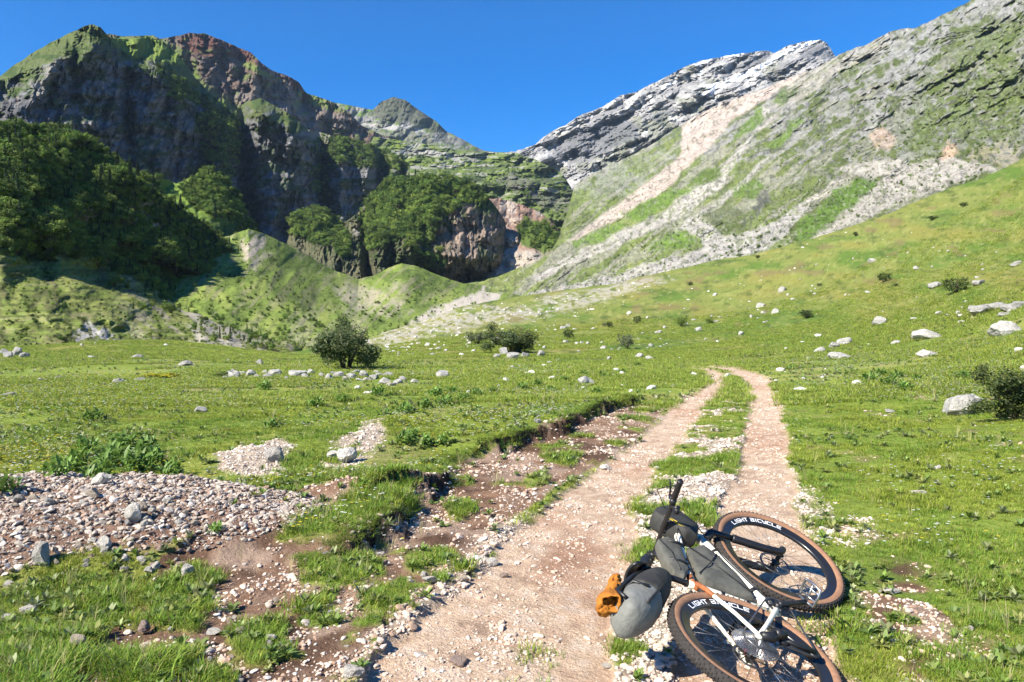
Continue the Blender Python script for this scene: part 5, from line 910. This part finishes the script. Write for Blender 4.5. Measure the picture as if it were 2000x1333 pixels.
def make_wheel(c, T, a0, a1, front, label=None):
    hub = MB(); L = .05 if front else .068
    prof = [(.006, -L), (.015, -L), (.022, -.035), (.026, -.03), (.026, -.026), (.013, -.022), (.013, .022), (.024, .026), (.024, .03), (.017, .035), (.012, L), (.006, L)]
    ring_mesh(hub, prof, T, c, 24, closed=True); wh = hub.build('wheel', BK['black'], bike)
    if label: wh['label'] = label
    ty = MB(); R0, r0 = .3535, .0297
    pr = [(R0+r0*math.cos(t), r0*math.sin(t)) for t in np.linspace(0, 2*math.pi, 21)[:-1]]; k = len(pr); V = []; n = 120
    for i in range(n):
        a = 2*math.pi*i/n
        for (r, z) in pr: V.append((c[0]+r*math.cos(a), c[1]+r*math.sin(a), c[2]+z))
    F0 = []; F1 = []
    for i in range(n):
        for j in range(k):
            f = [i*k+j, ((i+1) % n)*k+j, ((i+1) % n)*k+(j+1) % k, i*k+(j+1) % k]
            (F0 if (pr[j][0]+pr[(j+1) % k][0])/2 > R0+r0*.42 else F1).append(f)
    TV = T(V); ty.add(TV, F0, None, 0); ty.n -= len(TV); ty.V.pop(); ty.C.pop(); ty.add(TV, F1, None, 1)
    nk = 84
    for i in range(nk):                                           # tread knobs
        for j, th in enumerate((-.95, -.5, -.12, .12, .5, .95)):
            a = 2*math.pi*(i+(.5 if j in (1, 3, 5) else 0))/nk; da = .0088 if abs(th) > .2 else .007; dt = .13; h0, h1 = r0-.001, r0+.0042; Q = []
            for hh in (h0, h1):
                for (sa, st_) in ((-1, -1), (1, -1), (1, 1), (-1, 1)):
                    aa = a+sa*da*(.85 if hh == h1 else 1); t = th+st_*dt*(.8 if hh == h1 else 1); r = R0+hh*math.cos(t); Q.append((c[0]+r*math.cos(aa), c[1]+r*math.sin(aa), c[2]+hh*math.sin(t)))
            ty.add(T(Q), [[4, 5, 6, 7], [0, 1, 5, 4], [1, 2, 6, 5], [2, 3, 7, 6], [3, 0, 4, 7]])
    ty.build('tyre', [BK['tread'], BK['tan']], wh)
    rm = MB(); ring_mesh(rm, [(.333, -.019), (.333, .019), (.327, .0195), (.3235, .0175), (.292, .0125), (.286, .009), (.2845, 0), (.286, -.009), (.292, -.0125), (.3235, -.0175), (.327, -.0195)], T, c, 120); rm.build('rim', BK['rim'], wh)
    sp = MB()
    for i in range(28):
        a = 2*math.pi*i/28; s = 1 if i % 2 else -1; b = a+(.5 if (i//2) % 2 else -.5)*1.5
        p = np.array([(c[0]+.287*math.cos(a), c[1]+.287*math.sin(a), c[2]), (c[0]+.025*math.cos(b), c[1]+.025*math.sin(b), c[2]+s*.028)]); sp.tube(T(p), [.0011, .0011], 4)
    sp.build('spokes', BK['dark_steel'], wh)
    for s in (1, -1): lettering(T, c, a0, a1, s).build('lettering', BK['white'], wh, smooth=False)
    ro = MB(); Rr = .09 if front else .08
    ring_mesh(ro, [(Rr, -.001), (Rr, .001), (Rr-.014, .001), (Rr-.014, -.001)], T, (c[0], c[1], c[2]-.04), 60)
    for i in range(6):
        a = i*math.pi/3; ro.tube(T([(c[0]+.02*math.cos(a), c[1]+.02*math.sin(a), c[2]-.04), (c[0]+(Rr-.01)*math.cos(a+.5), c[1]+(Rr-.01)*math.sin(a+.5), c[2]-.04)]), [.003, .003], 4)
    ro.build('brake_disc', BK['dark_steel'], wh); return wh
idt = lambda V: np.asarray(V, float).reshape(-1, 3)
def ang(px, py, c, T=False):
    p = Bp(px, py, .015)
    if T:                                                         # undo the turn of the front wheel
        P = Bp(px, py, .015)
        best = None
        for a in np.linspace(0, 2*math.pi, 720):
            q = steer([(c[0]+.31*math.cos(a), c[1]+.31*math.sin(a), .016)])[0]; w = BR@q+BT; X = CX+F_PX*w[0]/(w[1]*CP-(w[2]-EYE)*SP); Yp = CY-F_PX*(w[1]*SP+(w[2]-EYE)*CP)/(w[1]*CP-(w[2]-EYE)*SP)
            d = (X-px)**2+(Yp-py)**2
            if best is None or d < best[0]: best = (d, a)
        return best[1]
    return math.atan2(p[1]-c[1], p[0]-c[0])
z3 = np.zeros(3); ra0, ra1 = ang(1350, 1186, z3), ang(1462, 1192, z3); fa0, fa1 = ang(1430, 1020, FA, True), ang(1523, 1036, FA, True)
def arc(a0, a1):                                                  # lettering runs clockwise seen from the drive side
    while a1 > a0: a1 -= 2*math.pi
    return a0, a1
rear = make_wheel(z3, idt, *arc(ra0, ra1), False, 'rear wheel carrying the sprocket cassette'); front = make_wheel(FA, steer, *arc(fa0, fa1), True, 'front wheel turned slightly in the fork')
# cassette on the rear wheel
cs = MB()
for i in range(11):
    rr = .106-i*.0082; z = .022+i*.0036; nt_ = int(rr*480); V = []
    for k in range(nt_*2):
        a = math.pi*k/nt_; r = rr if k % 2 else rr-.006
        V += [(r*math.cos(a), r*math.sin(a), z), (r*math.cos(a), r*math.sin(a), z+.0016), ((rr-.011)*math.cos(a), (rr-.011)*math.sin(a), z+.0016), ((rr-.011)*math.cos(a), (rr-.011)*math.sin(a), z)]
    n = nt_*2; cs.add(V, [[4*k+j, 4*((k+1) % n)+j, 4*((k+1) % n)+(j+1) % 4, 4*k+(j+1) % 4] for k in range(n) for j in range(4)])
    for k in range(5): a = k*1.2566+i*.1; cs.tube([(.018*math.cos(a), .018*math.sin(a), z), ((rr-.012)*math.cos(a+.35), (rr-.012)*math.sin(a+.35), z)], [.002, .002], 4)
cs.build('cassette', BK['steel'], rear, smooth=False)
# frame
BBc = np.array([.431, -.05, 0]); SJ = np.array([.31, .335, 0])
fr = MB()
fr.tube([CRN+AX*.015, CRN+AX*.15], [.026, .024], 14)
fr.tube([(.885, .53, 0), (.80, .525, 0), (.56, .44, 0), SJ], [.021, .019, .017, .017], 12)
fr.tube([CRN+AX*.05+np.array([-.01, -.01, 0]), (.74, .25, 0), BBc+np.array([.05, .04, 0]), BBc], [.026, .027, .029, .03], 14)
fr.tube([SJ+(SJ-BBc)*.06, SJ, (SJ+BBc)/2, BBc], [.018, .017, .017, .02], 12)
fr.tube([BBc+[0, 0, -.037], BBc+[0, 0, .037]], [.025, .025], 14)
for s in (1, -1):
    fr.tube([SJ+[0, -.01, .015*s], (.25, .27, .036*s), (.12, .12, .056*s), (.012, .012, .068*s)], [.011, .0105, .009, .009], 10)
    fr.tube([BBc+[-.01, 0, .03*s], (.36, -.045, .05*s), (.15, -.02, .062*s), (.01, 0, .068*s)], [.015, .014, .010, .010], 10)
    fr.tube([(0, 0, .062*s), (0, 0, .074*s)], [.019, .019], 12)
fr.build('frame', BK['cream'], bike)
tp = MB(); tp.tube([(.385, .366, 0), SJ+[.01, .005, 0], SJ+[-.005, -.03, .0]], [.0195, .0195, .0215], 12); tp.tube([SJ+[0, -.01, .016], (.25, .27, .037), (.215, .23, .042)], [.0135, .0122, .0112], 10); tp.build('tape', BK['rust'], bike)
for p, d, r in (((.66, .477, 0), (-.24, -.09, 0), .022), ((.52, .425, 0), (-.24, -.1, 0), .0215), ((.425, .38, 0), (-.25, -.1, 0), .023), ((.345, .345, 0), (-.25, -.1, 0), .023), ((.355, .20, 0), (.12, -.38, 0), .0205), ((.39, .08, 0), (.12, -.38, 0), .0205), ((.80, .31, 0), (.49, .47, 0), .030), ((.545, .066, 0), (.49, .47, 0), .034)):
    d = np.array(d, float); d /= np.linalg.norm(d); s = MB(); s.tube([np.array(p)-d*.009, np.array(p)+d*.009], [r, r], 12); s.build('strap', BK['black'], bike)
cb = MB(); cb.tube([(.93, .60, .05), (.97, .50, .06), (.90, .40, .035), (.72, .26, .035), (.50, .04, .04), (.40, -.06, .05)], .003, 6); cb.tube([(.95, .62, .0), (.86, .55, .05), (.70, .52, .03), (.45, .40, .022), (.33, .34, .02)], .0028, 6); cb.tube([(.62, .60, .34), (.80, .72, .20), (.98, .66, .05), (.93, .45, .03)], .0026, 6); cb.build('cable', BK['black'], bike)
# fork, stem, handlebar
fk = MB(); fk.tube(steer([CRN-AX*.0, CRN+AX*.20]), [.017, .016], 12)
fk.tube(steer([CRN+[0, 0, -.068], CRN+AX*.012, CRN+[0, 0, .068]]), [.020, .028, .020], 12)
for s in (1, -1):
    o = np.array([0, 0, .065*s]); lo = A0+PF*.012; fk.tube(steer([CRN+o+AX*.01, CRN+o-AX*.13]), [.0165, .0165], 12); fk.tube(steer([CRN+o-AX*.12, CRN+o-AX*.13, CRN+o-AX*.3, lo+o+AX*.02, FA+o*.95]), [.022, .023, .0215, .021, .021], 12); fk.tube(steer([FA+o*.8, FA+o*1.15]), [.020, .018], 12)
fk.tube(steer([CRN-AX*.125+[0, 0, .065], CRN-AX*.08+PF*.055+[0, 0, .05], CRN-AX*.075+PF*.065, CRN-AX*.08+PF*.055+[0, 0, -.05], CRN-AX*.125+[0, 0, -.065]]), [.012, .012, .011, .012, .012], 8)
fk.build('fork', BK['black'], bike)
cal = MB(); cal.tube(steer([FA+AX*.05-PF*.05+[0, 0, -.05], FA+AX*.11-PF*.035+[0, 0, -.05]]), [.018, .016], 8); cal.build('brake_caliper', BK['black'], bike)
HB0, HB1 = np.array([1.01, .635, -.365]), np.array([.625, .60, .355]); HC = (HB0+HB1)/2; ST = CRN+AX*.20
stm = MB(); stm.tube([ST-AX*.02, ST+AX*.02], [.021, .021], 12); stm.tube([ST, (ST+HC)/2+[0, .004, 0], HC], [.018, .016, .02], 10); stm.build('stem', BK['black'], bike)
hb = MB(); dv = (HB1-HB0); hb.tube([HB0, HB0+dv*.3+[.015, 0, 0], HC, HB0+dv*.7+[.015, 0, 0], HB1], [.0105, .0115, .0155, .0115, .0105], 10); hbo = hb.build('handlebar', BK['black'], bike)
for e, s in ((HB0, 1), (HB1, -1)):
    d = dv/np.linalg.norm(dv)*s; g = MB(); g.tube([e-d*.004, e, e+d*.03, e+d*.1, e+d*.128, e+d*.132], [.015, .0175, .0155, .0165, .0175, .012], 12); g.build('grip', BK['black'], hbo)
    l = MB(); q = e+d*.165; n_ = np.cross(d, [0, 0, 1.]); f_ = np.array([.70, .68, 0])
    l.tube([q-d*.015, q+d*.015], [.018, .018], 10); l.tube([q, q+f_*.045-d*.02], [.011, .010], 8); l.tube([q+f_*.04, q+f_*.055-d*.05, q+f_*.075-d*.10, q+f_*.095-d*.115], [.006, .0055, .0055, .006], 7); l.build('brake_lever', BK['black'], hbo)
    k = MB(); k.tube([q+d*.03, q+d*.03-f_*.035, q+d*.025-f_*.06+[0, 0, .01]], [.014, .012, .015], 8); k.tube([q+d*.02-f_*.055, q+d*.05-f_*.066], [.013, .015], 8); k.build('shifter' if s < 0 else 'post_lever', BK['black'], hbo)
# cranks, pedals, chain
PE = np.array([.128, -.115, 0])
for s in (1, -1):
    c = MB(); a, b_ = BBc+[0, 0, .055*s], BBc+PE*s+[0, 0, .075*s]; c.tube([BBc+[0, 0, .03*s], BBc+[0, 0, .062*s]], [.018, .018], 12); c.tube([a, a*.85+b_*.15, (a+b_)/2, b_], [.018, .015, .012, .014], 8); co = c.build('crank', BK['black'], bike)
    p = MB(); pc = b_+np.array([0, 0, .052*s]); pu = np.array([.66, .75, 0]); pv = np.array([0, 0, 1.]); pn = np.cross(pu, pv)
    p.tube([b_, pc+[0, 0, .045*s]], [.006, .006], 8)
    loop = [pc+pu*.048-pv*.045, pc+pu*.052, pc+pu*.048+pv*.045, pc+pv*.05, pc-pu*.048+pv*.045, pc-pu*.052, pc-pu*.048-pv*.045, pc-pv*.05, pc+pu*.048-pv*.045]; p.tube(loop, .0065, 6)
    for k in (-.02, .02): p.tube([pc+pu*.045+pv*k, pc-pu*.045+pv*k], .0045, 6)
    for k in range(10): q = loop[k % 8]; p.tube([q-pn*.011, q+pn*.011], .0022, 5)
    p.build('pedal', BK['steel'] if s > 0 else BK['black'], co)
cr = MB(); V = []; n = 64
for k in range(n):
    a = 2*math.pi*k/n; r = .066 if k % 2 else .061
    V += [(BBc[0]+r*math.cos(a), BBc[1]+r*math.sin(a), .046), (BBc[0]+r*math.cos(a), BBc[1]+r*math.sin(a), .049), (BBc[0]+.048*math.cos(a), BBc[1]+.048*math.sin(a), .049), (BBc[0]+.048*math.cos(a), BBc[1]+.048*math.sin(a), .046)]
cr.add(V, [[4*k+j, 4*((k+1) % n)+j, 4*((k+1) % n)+(j+1) % 4, 4*k+(j+1) % 4] for k in range(n) for j in range(4)])
for k in range(4): a = k*1.571+.4; cr.tube([BBc+[0, 0, .047], BBc+[.05*math.cos(a), .05*math.sin(a), .047]], .007, 6)
cr.build('chainring', BK['black'], bike)
DR = np.array([.022, -.045, .075]); CG = np.array([.125, -.235, .052])
ch = MB(); ch.tube([(.03, .062, .046), BBc+[-.01, .064, .0475], BBc+[.045, .045, .0475], BBc+[.064, 0, .0475], BBc+[.04, -.052, .0475], CG+[.015, -.012, -.004], CG+[-.02, -.01, -.004], (.06, -.10, .048), (-.03, -.062, .046), (-.06, .0, .046), (-.03, .055, .046), (.03, .062, .046)], [.0042]*12, 6); ch.build('chain', BK['dark_steel'], bike)
de = MB(); de.tube([(-.005, -.005, .078), DR, DR+[.045, -.03, .012]], [.016, .024, .020], 10); de.tube([DR+[.02, -.01, .02], DR+[.055, -.05, .012]], [.022, .021], 10)
for z in (-.012, .006): de.tube([DR+[.045, -.045, z-.01], CG+[0, 0, z]], [.010, .013], 6)
de.tube([CG+[0, 0, -.010], CG+[0, 0, .002]], [.024, .024], 12); de.tube([DR+[.05, -.055, -.02], DR+[.05, -.055, -.008]], [.022, .022], 12); de.build('derailleur', BK['black'], bike)
rc = MB(); rc.tube([(.05, .01, -.055), (.11, .03, -.055)], [.016, .014], 8); rc.build('rear_brake', BK['red'], bike)
# seat post, saddle
sp = MB(); s0 = SJ+(SJ-BBc)*.03; s1 = np.array([.235, .575, 0]); sp.tube([s0, s1], [.0145, .0145], 10); sp.tube([s1-[.02, .006, 0], s1+[.03, .01, 0]], [.02, .02], 8); sp.build('seat_post', BK['black'], bike)
sa = MB(); V = []; nx, nw = 15, 9
for i in range(nx):
    t = i/(nx-1); x = .37-.275*t; w = .018+.055*sst(np.array(t), .3, .9)+.0; yy = .612+.012*math.cos(t*6.28)*.6+(.012 if t > .9 else 0)
    for j in range(nw): q = (j/(nw-1)-.5)*2; V.append((x, yy-.028*abs(q)**2.5-(.006 if t < .1 else 0), w*q))
for i in range(nx):
    for j in range(nw): v = V[i*nw+j]; V.append((v[0], v[1]-.016, v[2]*.92))
N_ = nx*nw; F = [[i*nw+j, i*nw+j+1, (i+1)*nw+j+1, (i+1)*nw+j] for i in range(nx-1) for j in range(nw-1)]; F += [[a+N_ for a in f[::-1]] for f in F]
F += [[i*nw, (i+1)*nw, (i+1)*nw+N_, i*nw+N_] for i in range(nx-1)]+[[i*nw+nw-1, i*nw+nw-1+N_, (i+1)*nw+nw-1+N_, (i+1)*nw+nw-1] for i in range(nx-1)]+[[j, j+N_, j+1+N_, j+1] for j in range(nw-1)]+[[(nx-1)*nw+j, (nx-1)*nw+j+1, (nx-1)*nw+j+1+N_, (nx-1)*nw+j+N_] for j in range(nw-1)]
sa.add(V, F); sa.build('saddle', BK['black'], bike)
# bags: rounded, slightly wrinkled slabs strapped to the frame
def pillow(poly, z0, z1, seed=0, k=.35, wr=.004, sharp=0):
    P = np.array(poly, float)
    for _ in range(3): Q = np.roll(P, -1, 0); P = np.stack([P*(.8+.12*sharp)+Q*(.2-.12*sharp), P*(.2-.12*sharp)+Q*(.8+.12*sharp)], 1).reshape(-1, 2)
    c = P.mean(0); n = len(P); V = []; L = [(-1, .0), (-1, .45), (-1, .82), (-.85, .95), (-.5, 1), (0, 1.02), (.5, 1), (.85, .97), (1, .9), (1.06, .45), (1.08, 0)]
    h = (z1-z0)/2; zc = (z0+z1)/2
    for (t, s) in L:
        for p in P: q = c+(p-c)*s; V.append((q[0], q[1], zc+h*t))
    V = np.array(V); nn = f3(V[:, 0]*18+seed, V[:, 1]*18, V[:, 2]*18, 3, seed); V[:, 2] += nn*wr*1.6; V[:, 0] += np.roll(nn, 7)*wr; V[:, 1] += nn*wr
    b = MB(); b.add(V, [[i*n+j, i*n+(j+1) % n, (i+1)*n+(j+1) % n, (i+1)*n+j] for i in range(len(L)-1) for j in range(n)]); return b
pillow([(.655, .445), (.79, .385), (.735, .28), (.63, .18), (.51, .075), (.455, .06), (.365, .29), (.42, .345)], -.03, .030, 3, wr=.009, sharp=1).build('frame_bag', BK['bag'], bike)
pillow([(.565, .60), (.675, .565), (.66, .49), (.405, .385), (.30, .385), (.285, .44), (.40, .52)], -.03, .034, 5, sharp=1).build('top_tube_bag', BK['bag'], bike)
bx = pillow([(.80, .49), (.82, .62), (.85, .70), (.93, .71), (1.06, .66), (1.06, .61), (.97, .45), (.84, .43)], -.05, .06, 7, wr=.002, sharp=1).build('stem_bag', BK['bagd'], bike)
for pts in ([(.66, .455, .031), (.60, .30, .036), (.47, .075, .032)], [(.40, .335, .033), (.56, .31, .037), (.74, .30, .033)]):
    s_ = MB(); s_.tube([np.array(p)+[0, 0, .001] for p in pts], .0032, 5); s_.build('seam', BK['black'], bpy.data.objects['frame_bag'])
s_ = MB(); s_.tube([(.56, .585, .038), (.48, .50, .041), (.33, .42, .038)], .0028, 5); s_.build('zip', BK['black'], bpy.data.objects['top_tube_bag'])
for p, d, w in (((.62, .50, 0), (-.35, .9, 0), .05), ((.42, .44, 0), (-.4, .9, 0), .05)):
    s_ = MB(); s_.tube([np.array(p)+[.02, -.04, .034], np.array(p)+[0, .0, .042], np.array(p)+[-.02, .05, .034]], .006, 5); s_.build('strap', BK['black'], bpy.data.objects['top_tube_bag'])
yc = MB(); yc.tube([(.85, .64, .060), (.82, .56, .062), (.82, .50, .058)], .0022, 5); yc.tube([(.87, .655, .058), (.84, .56, .063), (.83, .49, .058)], .0022, 5); yc.build('cord', BK['yel'], bx)
# seat pack: dark holster and pale rolled dry bag
def pack(secs, seed, n=28):
    V = []
    for (x, y, z, ry, rz) in secs:
        for k in range(n):
            a = 2*math.pi*k/n; e = .85; ca, sa_ = math.cos(a), math.sin(a); V.append((x, y+ry*math.copysign(abs(ca)**e, ca), z+rz*math.copysign(abs(sa_)**e, sa_)))
    V = np.array(V); nn = f3(V[:, 0]*14+seed, V[:, 1]*14, V[:, 2]*14, 3, seed); c = np.repeat(np.array([(s[0], s[1], s[2]) for s in secs]), n, 0); n2_ = 1-2*np.abs(f3(V[:, 0]*22+seed, V[:, 1]*22, V[:, 2]*9, 2, seed+3)); V = c+(V-c)*(1+.13*nn[:, None]+.07*n2_[:, None]); m = len(secs)
    b = MB(); b.add(V, [[i*n+k, i*n+(k+1) % n, (i+1)*n+(k+1) % n, (i+1)*n+k] for i in range(m-1) for k in range(n)]+[list(range(n))[::-1], [(m-1)*n+k for k in range(n)]]); return b
pack([(.255, .475, 0, .03, .03), (.22, .485, 0, .055, .05), (.12, .49, -.005, .075, .07), (.03, .495, -.01, .088, .085), (-.04, .497, -.01, .090, .090), (-.075, .497, -.01, .088, .089)], 11).build('seat_pack_holster', BK['bagd'], bike)
dp = pack([(-.055, .497, -.011, .084, .086), (-.09, .497, -.012, .090, .092), (-.13, .50, -.015, .090, .094), (-.19, .505, -.018, .084, .095), (-.235, .51, -.02, .070, .092), (-.268, .512, -.022, .048, .084), (-.288, .513, -.022, .022, .066)], 13).build('dry_bag', BK['dry'], bike)
ds = MB(); ds.tube([(-.26, .55, .07), (-.20, .60, .05), (-.08, .598, .03), (.05, .585, .03), (.15, .565, .02)], [.009, .011, .012, .012, .009], 6); ds.tube([(-.10, .585, -.05), (-.10, .597, .0), (-.10, .56, .075), (-.10, .49, .088)], [.008]*4, 6); ds.tube([(-.22, .46, .076), (-.10, .45, .078), (.04, .45, .07)], [.006]*3, 6); ds.build('pack_strap', BK['black'], bike)
# orange jacket tucked behind the pack: a crumpled cloth with an open sleeve
def jacket():
    b = MB(); g = np.random.default_rng(4)
    for cx_, cy_, cz_, rx_, ry_, rz_, sd_ in ((-.15, .618, .0, .06, .035, .05, 1), (-.21, .622, -.02, .055, .038, .055, 2), (-.07, .64, .01, .05, .024, .035, 3)):
        V, F = ICO[4]; k = 1-2*np.abs(f3(V[:, 0]*1.7+sd_*9, V[:, 1]*1.7, V[:, 2]*1.7, 4, sd_)); V = V*(1+.5*(k[:, None]-.55))*np.array([rx_, ry_, rz_])+np.array([cx_, cy_, cz_]); b.add(V, F)
    n = 28; V = []; secs = [(-.19, .62, .02, .026), (-.23, .61, .022, .033), (-.26, .60, .025, .038), (-.28, .59, .025, .040)]
    for i, (x, y, z, r) in enumerate(secs+[(s[0], s[1], s[2], s[3]-.006) for s in secs[::-1]]):
        for q in range(n): a = 2*math.pi*q/n; rr = r*(1+.16*math.sin(3*a+i*.5)+.08*math.sin(7*a)); V.append((x-.25*rr*math.cos(a), y+rr*math.cos(a), z+rr*math.sin(a)))
    b.add(V, [[i*n+q, i*n+(q+1) % n, (i+1)*n+(q+1) % n, (i+1)*n+q] for i in range(len(secs)*2-1) for q in range(n)]); return b
jk = jacket().build('jacket', BK['org']); jk.matrix_world = m4; tag(jk, 'crumpled orange jacket tucked against the grey dry bag of the bicycle', 'jacket')
# ------------------------------------------------------------------ thin mountain air
def build_haze():
    x0, x1, y0, y1, z0, z1 = -3200., 3200., -60., 3600., -110., 1500.
    V = np.array([(x, y, z) for z in (z0, z1) for y in (y0, y1) for x in (x0, x1)]); F = np.array([[0, 2, 3, 1], [4, 5, 7, 6], [0, 1, 5, 4], [2, 6, 7, 3], [0, 4, 6, 2], [1, 3, 7, 5]])
    m = bpy.data.materials.new('haze'); m.use_nodes = True; t = m.node_tree; t.nodes.remove(t.nodes['Principled BSDF']); v = t.nodes.new('ShaderNodeVolumePrincipled')
    v.inputs['Color'].default_value = (.5, .72, 1, 1); v.inputs['Density'].default_value = 3.0e-5; v.inputs['Anisotropy'].default_value = .0
    t.links.new(v.outputs[0], t.nodes['Material Output'].inputs['Volume'])
    o = obj_np('haze', V, F, m); tag(o, kind='stuff')
build_haze()
